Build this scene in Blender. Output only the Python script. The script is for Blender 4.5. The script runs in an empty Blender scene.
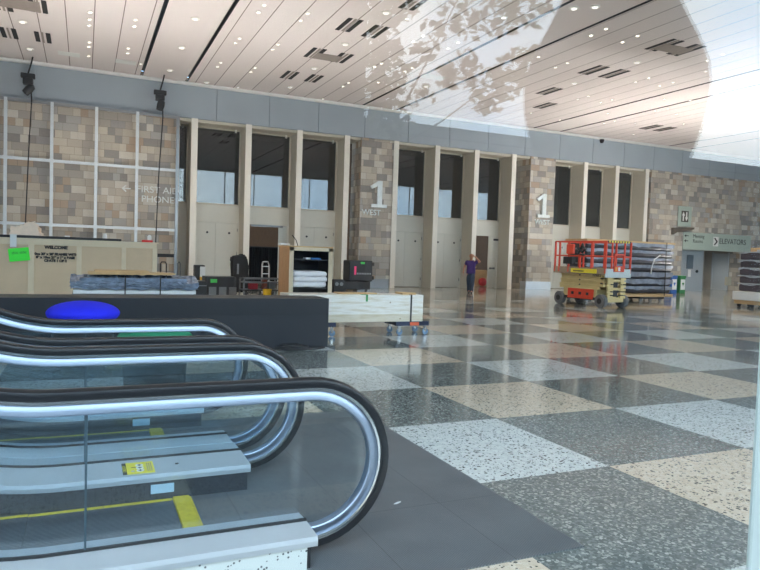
import bpy, bmesh, math, random
from mathutils import Vector, Matrix, Euler
random.seed(7)
SC = bpy.context.scene
SKY, EXPOSURE = 5.2, 0.32
LAMP, FILL = 52.0, 460.0
COL = SC.collection
# ------------------------------------------------------------------ camera numbers (metres, camera over the origin)
RM = Matrix(((0.91215, -0.40852, 0.0332385), (-0.01123, 0.05617, 0.99836), (0.40972, 0.91101, -0.04626)))
def _orth(yaw, pitch, roll):
    cy, sy = math.cos(yaw), math.sin(yaw)
    f = Vector((sy, cy, 0)); r = Vector((cy, -sy, 0)); u = Vector((0, 0, 1))
    f2 = f*math.cos(pitch)+u*math.sin(pitch); u2 = -f*math.sin(pitch)+u*math.cos(pitch)
    return r*math.cos(roll)+u2*math.sin(roll), -r*math.sin(roll)+u2*math.cos(roll), f2
CR, CU, CF = _orth(0.423499502, -0.0462752421, 0.0332455372)
FOC = 657.957; EYE = Vector((0, 0, 1.59)); WY = 28.68; CZ = 8.47; GY = 0.5
def ray(x, y): return CR*((x-380)/FOC)+CU*((285-y)/FOC)+CF
def at_z(x, y, z=0.0):
    d = ray(x, y); return EYE+d*((z-EYE.z)/d.z)
def at_y(x, y, Y=WY):
    d = ray(x, y); return EYE+d*((Y-EYE.y)/d.y)

# ------------------------------------------------------------------ materials
def lin(c):
    c = c/255.0
    return c/12.92 if c <= 0.04045 else ((c+0.055)/1.055)**2.4
def rgb(r, g, b): return (lin(r), lin(g), lin(b), 1)
class NT:
    def __init__(s, name):
        s.m = bpy.data.materials.new(name); s.m.use_nodes = True
        s.t = s.m.node_tree; s.t.nodes.clear()
        s.out = s.n('ShaderNodeOutputMaterial')
    def n(s, typ, **kw):
        nd = s.t.nodes.new(typ)
        for k, v in kw.items(): setattr(nd, k, v)
        return nd
    def l(s, a, b): s.t.links.new(a, b)
    def setin(s, nd, i, v):
        if isinstance(v, bpy.types.NodeSocket): s.l(v, nd.inputs[i])
        else: nd.inputs[i].default_value = v
    def math(s, op, a, b=0.0, c=0.0):
        nd = s.n('ShaderNodeMath', operation=op)
        s.setin(nd, 0, a); s.setin(nd, 1, b); s.setin(nd, 2, c)
        return nd.outputs[0]
    def mix(s, f, a, b):
        nd = s.n('ShaderNodeMix', data_type='RGBA')
        s.setin(nd, 0, f); s.setin(nd, 6, a); s.setin(nd, 7, b)
        return nd.outputs[2]
    def pos(s):
        g = s.n('ShaderNodeNewGeometry'); x = s.n('ShaderNodeSeparateXYZ'); s.l(g.outputs['Position'], x.inputs[0])
        return g.outputs['Position'], x.outputs[0], x.outputs[1], x.outputs[2]
    def vec(s, x, y, z=0.0):
        c = s.n('ShaderNodeCombineXYZ'); s.setin(c, 0, x); s.setin(c, 1, y); s.setin(c, 2, z); return c.outputs[0]
    def ramp(s, f, stops, mode='LINEAR'):
        r = s.n('ShaderNodeValToRGB'); r.color_ramp.interpolation = mode
        e = r.color_ramp.elements
        while len(e) < len(stops): e.new(0.5)
        for i, (p, c) in enumerate(stops): e[i].position = p; e[i].color = c
        s.l(f, r.inputs[0]); return r.outputs[0]
    def bsdf(s, color, rough=0.5, metal=0.0, **kw):
        b = s.n('ShaderNodeBsdfPrincipled')
        s.setin(b, 'Base Color', color); s.setin(b, 'Roughness', rough); s.setin(b, 'Metallic', metal)
        for k, v in kw.items(): s.setin(b, k, v)
        s.l(b.outputs[0], s.out.inputs[0]); return b
    def bump(s, b, h, strength=0.3, dist=0.01):
        bp = s.n('ShaderNodeBump'); bp.inputs['Strength'].default_value = strength; bp.inputs['Distance'].default_value = dist
        s.l(h, bp.inputs['Height']); s.l(bp.outputs[0], b.inputs['Normal'])
MATS = {}
def mat(name, c, rough=0.5, metal=0.0, var=0.06, scale=6.0, emit=None, bump=0.0, **kw):
    if name in MATS: return MATS[name]
    t = NT(name); c = rgb(*c)
    tc = t.n('ShaderNodeTexCoord'); nz = t.n('ShaderNodeTexNoise'); nz.inputs['Scale'].default_value = scale; nz.inputs['Detail'].default_value = 4
    t.l(tc.outputs['Object'], nz.inputs['Vector'])
    lo = tuple(max(0, v*(1-var)) for v in c[:3])+(1,); hi = tuple(min(1, v*(1+var)) for v in c[:3])+(1,)
    col = t.ramp(nz.outputs[0], [(0.3, lo), (0.7, hi)])
    b = t.bsdf(col, rough, metal, **kw)
    if bump: t.bump(b, nz.outputs[0], bump)
    if emit: b.inputs['Emission Color'].default_value = rgb(*emit[0]); b.inputs['Emission Strength'].default_value = emit[1]
    MATS[name] = t.m; return t.m
def glass_mat(name, tint, ior=1.5, rough=0.0):
    if name in MATS: return MATS[name]
    t = NT(name); fr = t.n('ShaderNodeFresnel'); fr.inputs[0].default_value = ior
    g = t.n('ShaderNodeNewGeometry')
    tr = t.n('ShaderNodeBsdfTransparent'); tr.inputs[0].default_value = tint
    gl = t.n('ShaderNodeBsdfGlossy'); gl.inputs['Roughness'].default_value = rough; gl.inputs[0].default_value = (1, 1, 1, 1)
    # the Fresnel node turns its index over on back faces: give it the outside index both ways
    inv = t.math('DIVIDE', 1.0, ior)
    mixv = t.n('ShaderNodeMix', data_type='FLOAT'); t.l(g.outputs['Backfacing'], mixv.inputs[0]); mixv.inputs[2].default_value = ior; t.l(inv, mixv.inputs[3])
    t.l(mixv.outputs[0], fr.inputs[0])
    mx = t.n('ShaderNodeMixShader'); t.l(fr.outputs[0], mx.inputs[0]); t.l(tr.outputs[0], mx.inputs[1]); t.l(gl.outputs[0], mx.inputs[2])
    t.l(mx.outputs[0], t.out.inputs[0]); MATS[name] = t.m; return t.m

def m_terrazzo():
    t = NT('terrazzo'); P, x, y, z = t.pos()
    T = 1.55
    ix = t.math('FLOOR', t.math('DIVIDE', t.math('SUBTRACT', x, 3.754), T))
    iy = t.math('FLOOR', t.math('DIVIDE', t.math('SUBTRACT', 6.966, y), T))
    ex = t.math('FLOORED_MODULO', ix, 2.0); ey = t.math('FLOORED_MODULO', iy, 2.0)
    dark = t.math('ABSOLUTE', t.math('SUBTRACT', ex, ey))           # 1 = dark tile
    white = t.math('MULTIPLY', ex, ey)                              # 1 = white tile
    # chips
    def vor(sc):
        v = t.n('ShaderNodeTexVoronoi'); v.inputs['Scale'].default_value = sc; t.l(P, v.inputs['Vector'])
        s = t.n('ShaderNodeSeparateColor'); t.l(v.outputs['Color'], s.inputs[0]); return v.outputs['Distance'], s.outputs[0], s.outputs[1]
    d1, a1, b1 = vor(34.0); d2, a2, b2 = vor(62.0)
    chip_big = t.math('MULTIPLY', t.math('GREATER_THAN', a1, 0.80), t.math('LESS_THAN', d1, 0.42))
    chip_sm = t.math('MULTIPLY', t.math('GREATER_THAN', a2, 0.84), t.math('LESS_THAN', d2, 0.45))
    chips = t.math('MAXIMUM', chip_big, chip_sm)
    wc = t.mix(b1, rgb(190, 194, 192), rgb(210, 213, 210)); bc = t.mix(b1, rgb(200, 183, 162), rgb(212, 198, 180))
    base_l = t.mix(white, bc, wc)
    dkc = t.mix(b2, rgb(34, 36, 36), rgb(84, 84, 80))
    light = t.mix(chips, base_l, dkc)
    # dark tile: grey green matrix full of lighter and darker chips
    dcol = t.ramp(a1, [(0.0, rgb(84, 92, 91)), (0.38, rgb(106, 114, 112)), (0.60, rgb(122, 129, 126)), (0.80, rgb(148, 153, 149)), (0.94, rgb(172, 175, 171))], 'CONSTANT')
    d2col = t.ramp(a2, [(0.0, rgb(88, 96, 94)), (0.5, rgb(112, 119, 117)), (0.85, rgb(158, 162, 158))], 'CONSTANT')
    dcol = t.mix(t.math('LESS_THAN', d1, 0.40), d2col, dcol)
    col = t.mix(dark, light, dcol)
    n = t.n('ShaderNodeTexNoise'); n.inputs['Scale'].default_value = 0.8; n.inputs['Detail'].default_value = 3; t.l(P, n.inputs['Vector'])
    rough = t.math('MULTIPLY_ADD', n.outputs[0], 0.10, 0.05)
    t.bsdf(col, rough, 0.0, **{'IOR': 1.55})
    return t.m
def m_stone():
    t = NT('stone_blocks'); P, x, y, z = t.pos()
    g = t.n('ShaderNodeNewGeometry'); nx = t.n('ShaderNodeSeparateXYZ'); t.l(g.outputs['Normal'], nx.inputs[0])
    side = t.math('GREATER_THAN', t.math('ABSOLUTE', nx.outputs[0]), 0.5)
    mf = t.n('ShaderNodeMix', data_type='FLOAT'); t.l(side, mf.inputs[0]); t.l(x, mf.inputs[2]); t.l(t.math('ADD', y, 0.37), mf.inputs[3])
    u = mf.outputs[0]
    H, W = 0.30, 0.54
    row = t.math('FLOOR', t.math('DIVIDE', z, H))
    def wn(v):
        w = t.n('ShaderNodeTexWhiteNoise', noise_dimensions='3D'); t.l(v, w.inputs['Vector'])
        s = t.n('ShaderNodeSeparateColor'); t.l(w.outputs['Color'], s.inputs[0]); return w.outputs['Value'], s.outputs[0], s.outputs[1]
    o, _, _ = wn(t.vec(row, 3.1, 1.7))
    uu = t.math('ADD', t.math('DIVIDE', u, W), t.math('MULTIPLY', o, 5.0))
    cell = t.math('FLOOR', uu)
    v, c1, c2 = wn(t.vec(cell, row, 0.5))
    split = t.math('GREATER_THAN', c1, 0.55)
    half = t.math('FLOOR', t.math('MULTIPLY', t.math('FRACT', uu), t.math('ADD', split, 1.0)))
    v2, d1, d2 = wn(t.vec(t.math('ADD', t.math('MULTIPLY', cell, 2.0), half), row, 9.5))
    col = t.ramp(v2, [(0.0, rgb(136, 133, 130)), (0.12, rgb(164, 156, 146)), (0.28, rgb(180, 170, 157)), (0.42, rgb(168, 165, 161)), (0.55, rgb(196, 186, 170)), (0.68, rgb(172, 151, 131)), (0.76, rgb(204, 198, 187)), (0.88, rgb(186, 174, 160)), (0.95, rgb(148, 146, 145))], 'CONSTANT')
    n = t.n('ShaderNodeTexNoise'); n.inputs['Scale'].default_value = 7; n.inputs['Detail'].default_value = 6; t.l(P, n.inputs['Vector'])
    col2 = t.mix(t.math('MULTIPLY', n.outputs[0], 0.32), col, rgb(172, 163, 152))
    # joints
    fu = t.math('FRACT', t.math('MULTIPLY', t.math('FRACT', uu), t.math('ADD', split, 1.0)))
    fz = t.math('FRACT', t.math('DIVIDE', z, H))
    eu = t.math('MINIMUM', fu, t.math('SUBTRACT', 1.0, fu)); ez = t.math('MINIMUM', fz, t.math('SUBTRACT', 1.0, fz))
    j = t.math('MAXIMUM', t.math('LESS_THAN', eu, 0.012), t.math('LESS_THAN', ez, 0.02))
    col3 = t.mix(t.math('MULTIPLY', j, 0.6), col2, rgb(96, 88, 80))
    b = t.bsdf(col3, 0.75); t.bump(b, n.outputs[0], 0.2, 0.02)
    return t.m
def m_ceiling():
    t = NT('ceiling_planks'); P, x, y, z = t.pos()
    # planks run away from the glass; the bands above the piers are plain
    p = t.math('FLOORED_MODULO', t.math('SUBTRACT', x, 3.74), 0.786)
    seam = t.math('LESS_THAN', t.math('ABSOLUTE', t.math('SUBTRACT', p, 0.393)), 0.014)
    band = t.math('FLOORED_MODULO', t.math('SUBTRACT', x, 2.02), 9.68)
    plank = t.math('GREATER_THAN', band, 1.75)
    s = t.math('MULTIPLY', seam, plank)
    pid = t.math('FLOOR', t.math('DIVIDE', t.math('SUBTRACT', x, 3.347), 0.786))
    w = t.n('ShaderNodeTexWhiteNoise', noise_dimensions='1D'); t.l(pid, w.inputs['W'])
    c = t.mix(w.outputs['Value'], rgb(226, 215, 212), rgb(231, 221, 218))
    col = t.mix(s, c, rgb(120, 108, 102))
    t.bsdf(col, 0.55)
    return t.m
def m_mat():
    t = NT('ribbed_landing'); P, x, y, z = t.pos()
    rib = t.math('SINE', t.math('MULTIPLY', y, 2*math.pi/0.014))
    cr = t.math('SINE', t.math('MULTIPLY', x, 2*math.pi/0.02))
    h = t.math('MULTIPLY', rib, cr)
    n = t.n('ShaderNodeTexNoise'); n.inputs['Scale'].default_value = 3.0; n.inputs['Detail'].default_value = 8; t.l(P, n.inputs['Vector'])
    sx = t.math('LESS_THAN', t.math('ABSOLUTE', t.math('SUBTRACT', t.math('FLOORED_MODULO', t.math('SUBTRACT', x, 0.55), 0.62), 0.31)), 0.003)
    sy = t.math('LESS_THAN', t.math('ABSOLUTE', t.math('SUBTRACT', t.math('FLOORED_MODULO', t.math('SUBTRACT', y, 2.79), 1.655), 0.83)), 0.003)
    c = t.ramp(n.outputs[0], [(0.3, rgb(78, 81, 84)), (0.7, rgb(92, 95, 97))])
    c = t.mix(t.math('MAXIMUM', t.math('MULTIPLY', sx, 0.8), sy), c, rgb(56, 58, 60))
    c = t.mix(t.math('MULTIPLY', t.math('MAXIMUM', h, 0.0), 0.4), c, rgb(140, 143, 146))
    b = t.bsdf(c, 0.5, 0.0); t.bump(b, h, 0.15, 0.002)
    return t.m
def m_steps():
    t = NT('step_treads'); P, x, y, z = t.pos()
    g = t.math('FLOORED_MODULO', y, 0.018)
    s = t.math('LESS_THAN', g, 0.008)
    c = t.mix(s, rgb(112, 116, 122), rgb(46, 48, 52))
    t.bsdf(c, 0.4, 0.4); return t.m
def m_brushed(name, c, rough=0.28):
    t = NT(name); P, x, y, z = t.pos()
    n = t.n('ShaderNodeTexNoise'); n.inputs['Scale'].default_value = 1.0; n.inputs['Detail'].default_value = 5
    t.l(t.vec(t.math('MULTIPLY', x, 2.0), t.math('MULTIPLY', y, 60.0), t.math('MULTIPLY', z, 60.0)), n.inputs['Vector'])
    t.bsdf(rgb(*c), t.math('MULTIPLY_ADD', n.outputs[0], 0.2, rough-0.1), 1.0); MATS[name] = t.m; return t.m
def m_speckle(name, base, chip, scale=55.0, thr=0.8):
    t = NT(name); P, x, y, z = t.pos()
    v = t.n('ShaderNodeTexVoronoi'); v.inputs['Scale'].default_value = scale; t.l(P, v.inputs['Vector'])
    s = t.n('ShaderNodeSeparateColor'); t.l(v.outputs['Color'], s.inputs[0])
    k = t.math('MULTIPLY', t.math('GREATER_THAN', s.outputs[0], thr), t.math('LESS_THAN', v.outputs['Distance'], 0.42))
    t.bsdf(t.mix(k, rgb(*base), rgb(*chip)), 0.3); MATS[name] = t.m; return t.m
def m_wood(name, a, b, scale=3.0, axis=0, rough=0.6):
    t = NT(name); tc = t.n('ShaderNodeTexCoord'); sp = t.n('ShaderNodeSeparateXYZ'); t.l(tc.outputs['Object'], sp.inputs[0])
    f = [14.0, 14.0, 14.0]; f[axis] = 0.9
    n = t.n('ShaderNodeTexNoise'); n.inputs['Scale'].default_value = scale; n.inputs['Detail'].default_value = 6
    t.l(t.vec(*[t.math('MULTIPLY', sp.outputs[i], f[i]) for i in range(3)]), n.inputs['Vector'])
    t.bsdf(t.ramp(n.outputs[0], [(0.3, rgb(*a)), (0.7, rgb(*b))]), rough); MATS[name] = t.m; return t.m

# ------------------------------------------------------------------ mesh builder
WM = {}
def cf(o): return WM.get(o.name, Matrix.Identity(4))
class MB:
    def __init__(s): s.bm = bmesh.new(); s.mi = 0
    def face(s, vs):
        try:
            f = s.bm.faces.new(vs); f.material_index = s.mi; return f
        except ValueError: return None
    def hexa(s, p):
        v = [s.bm.verts.new(q) for q in p]
        for q in ((0, 3, 2, 1), (4, 5, 6, 7), (0, 1, 5, 4), (1, 2, 6, 5), (2, 3, 7, 6), (3, 0, 4, 7)): s.face([v[i] for i in q])
        return v
    def box(s, x0, x1, y0, y1, z0, z1, M=None, bev=0.0, seg=2):
        p = [Vector(q) for q in ((x0, y0, z0), (x1, y0, z0), (x1, y1, z0), (x0, y1, z0), (x0, y0, z1), (x1, y0, z1), (x1, y1, z1), (x0, y1, z1))]
        if M: p = [M @ q for q in p]
        v = s.hexa(p)
        if bev:
            es = list({e for a in v for e in a.link_edges})
            r = bmesh.ops.bevel(s.bm, geom=es, offset=bev, segments=seg, affect='EDGES', profile=0.5)
            for f in r['faces']: f.material_index = s.mi
        return s
    def prism(s, pts, lo, hi, axis='y'):
        def P(a, b, h): return {'y': (a, h, b), 'x': (h, a, b), 'z': (a, b, h)}[axis]
        A = [s.bm.verts.new(P(a, b, lo)) for a, b in pts]; B = [s.bm.verts.new(P(a, b, hi)) for a, b in pts]
        n = len(pts); s.face(A[::-1]); s.face(B)
        for i in range(n): s.face([A[i], A[(i+1) % n], B[(i+1) % n], B[i]])
        return s
    def cyl(s, p0, p1, r0, r1=None, n=14, caps=True):
        p0, p1 = Vector(p0), Vector(p1); r1 = r0 if r1 is None else r1
        d = (p1-p0).normalized(); a = d.orthogonal().normalized(); b = d.cross(a)
        R = []
        for p, r in ((p0, r0), (p1, r1)): R.append([s.bm.verts.new(p+(a*math.cos(2*math.pi*i/n)+b*math.sin(2*math.pi*i/n))*r) for i in range(n)])
        for i in range(n): s.face([R[0][i], R[0][(i+1) % n], R[1][(i+1) % n], R[1][i]])
        if caps: s.face(R[0][::-1]); s.face(R[1])
        return s
    def tube(s, pts, r, n=8):
        pts = [Vector(p) for p in pts]; rings = []
        a = None
        for i, p in enumerate(pts):
            d = (pts[min(i+1, len(pts)-1)]-pts[max(i-1, 0)]).normalized()
            a = d.orthogonal().normalized() if a is None else (a-d*a.dot(d)).normalized()
            b = d.cross(a); rr = r[i] if isinstance(r, (list, tuple)) else r
            rings.append([s.bm.verts.new(p+(a*math.cos(2*math.pi*k/n)+b*math.sin(2*math.pi*k/n))*rr) for k in range(n)])
        for A, B in zip(rings, rings[1:]):
            for k in range(n): s.face([A[k], A[(k+1) % n], B[(k+1) % n], B[k]])
        s.face(rings[0][::-1]); s.face(rings[-1]); return s
    def lathe(s, prof, c=(0, 0, 0), n=32, sx=1.0, sy=1.0):
        c = Vector(c); rings = []
        for r, z in prof:
            rings.append([s.bm.verts.new(c+Vector((sx*r*math.cos(2*math.pi*k/n), sy*r*math.sin(2*math.pi*k/n), z))) for k in range(n)])
        for A, B in zip(rings, rings[1:]):
            for k in range(n): s.face([A[k], A[(k+1) % n], B[(k+1) % n], B[k]])
        s.face(rings[0][::-1]); s.face(rings[-1]); return s
    def ball(s, c, r, n=12, M=None):
        r = r if isinstance(r, (tuple, list)) else (r, r, r)
        mm = Matrix.Translation(Vector(c)) @ (M.to_4x4() if M else Matrix.Identity(4)) @ Matrix.Diagonal((r[0], r[1], r[2], 1))
        q = bmesh.ops.create_uvsphere(s.bm, u_segments=n, v_segments=max(6, n*2//3), radius=1, matrix=mm)
        for v in q['verts']:
            for f in v.link_faces: f.material_index = s.mi
        return s
    def sweep(s, path, sec, y=0.0):
        """path: (x, z, nx, nz); sec: closed polygon of (offset along the normal, y)"""
        R = [[s.bm.verts.new((x+nx*a, y+b, z+nz*a)) for a, b in sec] for x, z, nx, nz in path]
        n = len(sec)
        for A, B in zip(R, R[1:]):
            for k in range(n): s.face([A[k], A[(k+1) % n], B[(k+1) % n], B[k]])
        s.face(R[0][::-1]); s.face(R[-1]); return s
    def rough(s, amt, seed=0):
        rd = random.Random(seed)
        for v in s.bm.verts: v.co += Vector((rd.uniform(-1, 1), rd.uniform(-1, 1), rd.uniform(-1, 1)))*amt
        return s
    def build(s, name, m, parent=None, smooth=False, world=True, M=None):
        bmesh.ops.recalc_face_normals(s.bm, faces=s.bm.faces[:])
        if M: bmesh.ops.transform(s.bm, matrix=M, verts=s.bm.verts[:])
        me = bpy.data.meshes.new(name)
        loc = None
        if parent is None:
            xs = [v.co for v in s.bm.verts]
            mn = Vector([min(c[i] for c in xs) for i in range(3)]); mx = Vector([max(c[i] for c in xs) for i in range(3)])
            loc = Vector(((mn.x+mx.x)/2, (mn.y+mx.y)/2, mn.z))
            bmesh.ops.translate(s.bm, vec=-loc, verts=s.bm.verts[:])
        elif world:
            bmesh.ops.transform(s.bm, matrix=cf(parent).inverted(), verts=s.bm.verts[:])
        s.bm.to_mesh(me); s.bm.free()
        for q in (m if isinstance(m, (list, tuple)) else [m]): me.materials.append(q)
        if smooth:
            for p in me.polygons: p.use_smooth = True
            if smooth != 'full':
                try: me.set_sharp_from_angle(angle=math.radians(40))
                except Exception: pass
        o = bpy.data.objects.new(name, me); COL.objects.link(o)
        if parent is not None: o.parent = parent; WM[o.name] = cf(parent)
        else: o.location = loc; WM[o.name] = Matrix.Translation(loc)
        return o
def tag(o, label=None, cat=None, group=None, kind=None):
    if label: o['label'] = label
    if cat: o['category'] = cat
    if group: o['group'] = group
    if kind: o['kind'] = kind
    return o
def thing(name, label, cat, loc=(0, 0, 0), rz=0.0, group=None, kind=None):
    o = bpy.data.objects.new(name, None); COL.objects.link(o); o.empty_display_size = 0.2
    o.location = loc; o.rotation_euler = (0, 0, rz)
    WM[o.name] = Matrix.Translation(Vector(loc)) @ Matrix.Rotation(rz, 4, 'Z')
    return tag(o, label, cat, group, kind)
def copy_tree(o, parent=None):
    c = o.copy(); COL.objects.link(c)
    if parent is not None: c.parent = parent
    for ch in list(o.children): copy_tree(ch, c)
    return c
def struct(mb, name, m, label, cat, smooth=False):
    return tag(mb.build(name, m, None, smooth), label, cat, None, 'structure')
def text(body, name, m, parent, size, loc, rx=math.pi/2, rz=0.0, ext=0.004, align='CENTER', sx=1.0, ry=0.0, world=True, bold=0.0):
    cu = bpy.data.curves.new(name, 'FONT'); cu.body = body; cu.size = size; cu.extrude = ext; cu.align_x = align; cu.align_y = 'CENTER'; cu.space_line = 1.0; cu.offset = bold
    to = bpy.data.objects.new(name, cu)
    me = bpy.data.meshes.new_from_object(to); bpy.data.objects.remove(to)
    Mx = Matrix.Translation(Vector(loc)) @ Matrix.Rotation(rz, 4, 'Z') @ Matrix.Rotation(rx, 4, 'X') @ Matrix.Rotation(ry, 4, 'Z') @ Matrix.Diagonal((sx, 1, 1, 1))
    b = bmesh.new(); b.from_mesh(me); bmesh.ops.transform(b, matrix=Mx, verts=b.verts[:])
    s = MB(); s.bm.free(); s.bm = b
    for f in b.faces: f.material_index = 0
    return s.build(name, m, parent, world=world)
# ================================================================== THE SETTING
M_FLOOR, M_STONE, M_CEIL, M_MAT, M_STEP = m_terrazzo(), m_stone(), m_ceiling(), m_mat(), m_steps()
M_ALU = mat('satin_aluminium', (208, 213, 218), 0.42, 0.55, var=0.03, scale=5)
M_PIPE = mat('pipe_silver', (214, 220, 224), 0.4, 0.25, var=0.03)
M_ALUB = m_brushed('bright_aluminium', (226, 228, 230), 0.16)
M_DKALU = m_brushed('dull_aluminium', (150, 152, 154), 0.34)
M_FIN_LIT = mat('lit_fin_paint', (234, 228, 216), 0.5, var=0.02)
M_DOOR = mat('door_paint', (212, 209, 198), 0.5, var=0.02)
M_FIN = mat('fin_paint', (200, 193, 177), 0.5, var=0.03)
M_FASC = mat('fascia_panels', (160, 170, 178), 0.7, var=0.03, scale=0.8)
M_WHITE = mat('white_paint', (232, 232, 228), 0.45, var=0.02)
M_BLACK = mat('black_plastic', (26, 27, 30), 0.5)
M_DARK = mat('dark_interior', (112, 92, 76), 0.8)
M_CHAR = mat('charcoal', (46, 48, 52), 0.55)
M_STEEL = mat('grey_steel', (120, 122, 124), 0.4, 0.8)
M_WIN = glass_mat('dark_window_glass', (0.42, 0.46, 0.48, 1), 1.75)
M_CURT = glass_mat('curtain_wall_glass', (0.97, 0.985, 0.98, 1), 1.43)
M_FRAME = mat('pale_window_frame', (214, 226, 222), 0.4, var=0.02)
X0, X1, Y1 = -14.0, 46.0, WY
RD = 1.0                                                    # depth of the recessed bays
struct(MB().box(X0, X1, GY-0.1, 44, -0.12, 0.0), 'floor', M_FLOOR, 'polished terrazzo floor in a checkerboard of grey, white and beige squares', 'floor')
struct(MB().box(-0.2-4.2, 2.56, 2.79, 6.12, 0.0, 0.008), 'floor_landing', M_MAT, 'grey ribbed metal landing plate set in the floor at the escalator ends', 'floor plate')
# stone walls
struct(MB().box(X0, 3.57, WY, WY+RD+0.3, 0, 7.02), 'wall_back', M_STONE, 'patchwork stone wall behind the pipe frame and the plywood crate', 'wall')
EL0, EL1 = 32.75, 38.6
w = MB(); w.box(29.98, EL0, WY, WY+RD+0.3, 0, 7.02); w.box(EL1, X1, WY, WY+RD+0.3, 0, 7.02); w.box(EL0, EL1, WY, WY+RD+0.3, 3.5, 7.02)
struct(w, 'wall_right', M_STONE, 'patchwork stone wall around the elevator opening', 'wall')
struct(MB().box(X0-0.3, X0, GY, WY+1.3, 0, CZ), 'wall_left', M_DOOR, 'plain side wall closing the hall beyond the escalators', 'wall')
struct(MB().box(X1, X1+0.3, GY, WY+1.3, 0, CZ), 'wall_side', M_DOOR, 'plain side wall closing the hall beyond the elevators', 'wall')
for nm, a, b, lb in (('column', 11.76, 13.42, 'stone clad pier with the numeral one beside the black road cases'), ('column', 21.42, 23.04, 'stone clad pier with the numeral one behind the scissor lift')):
    o = struct(MB().box(a, b, WY, WY+1.25, 0, 7.02), nm, M_STONE, lb, 'pier')
    mb = MB(); mb.box(a-0.012, b+0.012, WY-0.012, WY+0.5, 0.0, 0.42); mb.build('base_plate', M_DKALU if a < 15 else M_ALU, o)
# fascia band with open panel joints
fx = [0.5+2.272*i for i in range(-7, 21)]; fx = [X0]+[v for v in fx if X0 < v < X1]+[X1]
f = MB()
for a, b in zip(fx, fx[1:]): f.box(a+0.012, b-0.012, WY-0.06, WY+0.2, 7.02, CZ)
f.box(X0, X1, WY, WY+0.35, 7.03, CZ)
struct(f, 'trim_1', M_FASC, 'blue grey panelled fascia band running above the doors and stone', 'fascia')
struct(MB().box(X0, X1, WY-0.26, WY-0.06, CZ-0.13, CZ-0.02, bev=0.02), 'trim_2', M_WHITE, 'white cornice strip where the ceiling meets the fascia band', 'cornice')
struct(MB().box(X0, X1, WY+0.1, WY+RD+0.3, 6.9, 7.02), 'trim_3', M_FIN, 'soffit closing the tops of the recessed door bays', 'soffit')
# ceiling in bands, open black slots between them
slots = []
for k in range(-2, 5): slots += [2.02+9.68*k, 3.77+9.68*k]
slots = [s for s in slots if X0+1 < s < X1-1]
c = MB(); e = [X0]+slots+[X1]
for a, b in zip(e, e[1:]): c.box(a+0.06, b-0.06, GY, WY, CZ, CZ+0.12)
co = struct(c, 'ceiling', [M_CEIL, M_BLACK], 'pinkish beige ceiling of long planks running towards the doors', 'ceiling')
for pf in co.data.polygons: pf.material_index = 1 if abs(pf.normal.z) < 0.5 else 0
struct(MB().box(X0, X1, GY, WY+0.3, CZ+0.3, CZ+0.4), 'ceiling_void', M_BLACK, 'black void above the open ceiling slots', 'ceiling')
# fins
FINS = [4.16, 6.44, 8.74, 11.02, 13.53, 15.78, 18.05, 20.32, 25.08, 27.34, 29.60]
where = ['at the outer edge of the bays beside the pipe frame', 'between the shut doors and the open doorway behind the cart', 'between the open doorway and the doors behind the linen crate', 'just before the pier beside the black road cases',
         'on the far side of the pier beside the road cases', 'between the two shut doors near the walking man', 'between the shut doors and the doorway behind the walking man', 'just before the pier behind the scissor lift',
         'first one beyond the pier behind the scissor lift', 'middle one above the scissor lift', 'last one before the stone wall of the elevators']
for i, x in enumerate(FINS):
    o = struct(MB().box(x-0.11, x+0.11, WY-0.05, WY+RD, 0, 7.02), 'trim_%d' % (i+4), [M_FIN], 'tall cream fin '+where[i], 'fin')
    o.data.materials.append(M_FIN_LIT)
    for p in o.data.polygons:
        if p.normal.y < -0.5: p.material_index = 1  # fronts take a brighter tone, daylight from the glass put into colour
    mb = MB(); mb.box(x-0.13, x+0.13, WY-0.065, WY-0.04, 0, 7.02); mb.build('front_cap', M_FIN_LIT, o)
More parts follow.
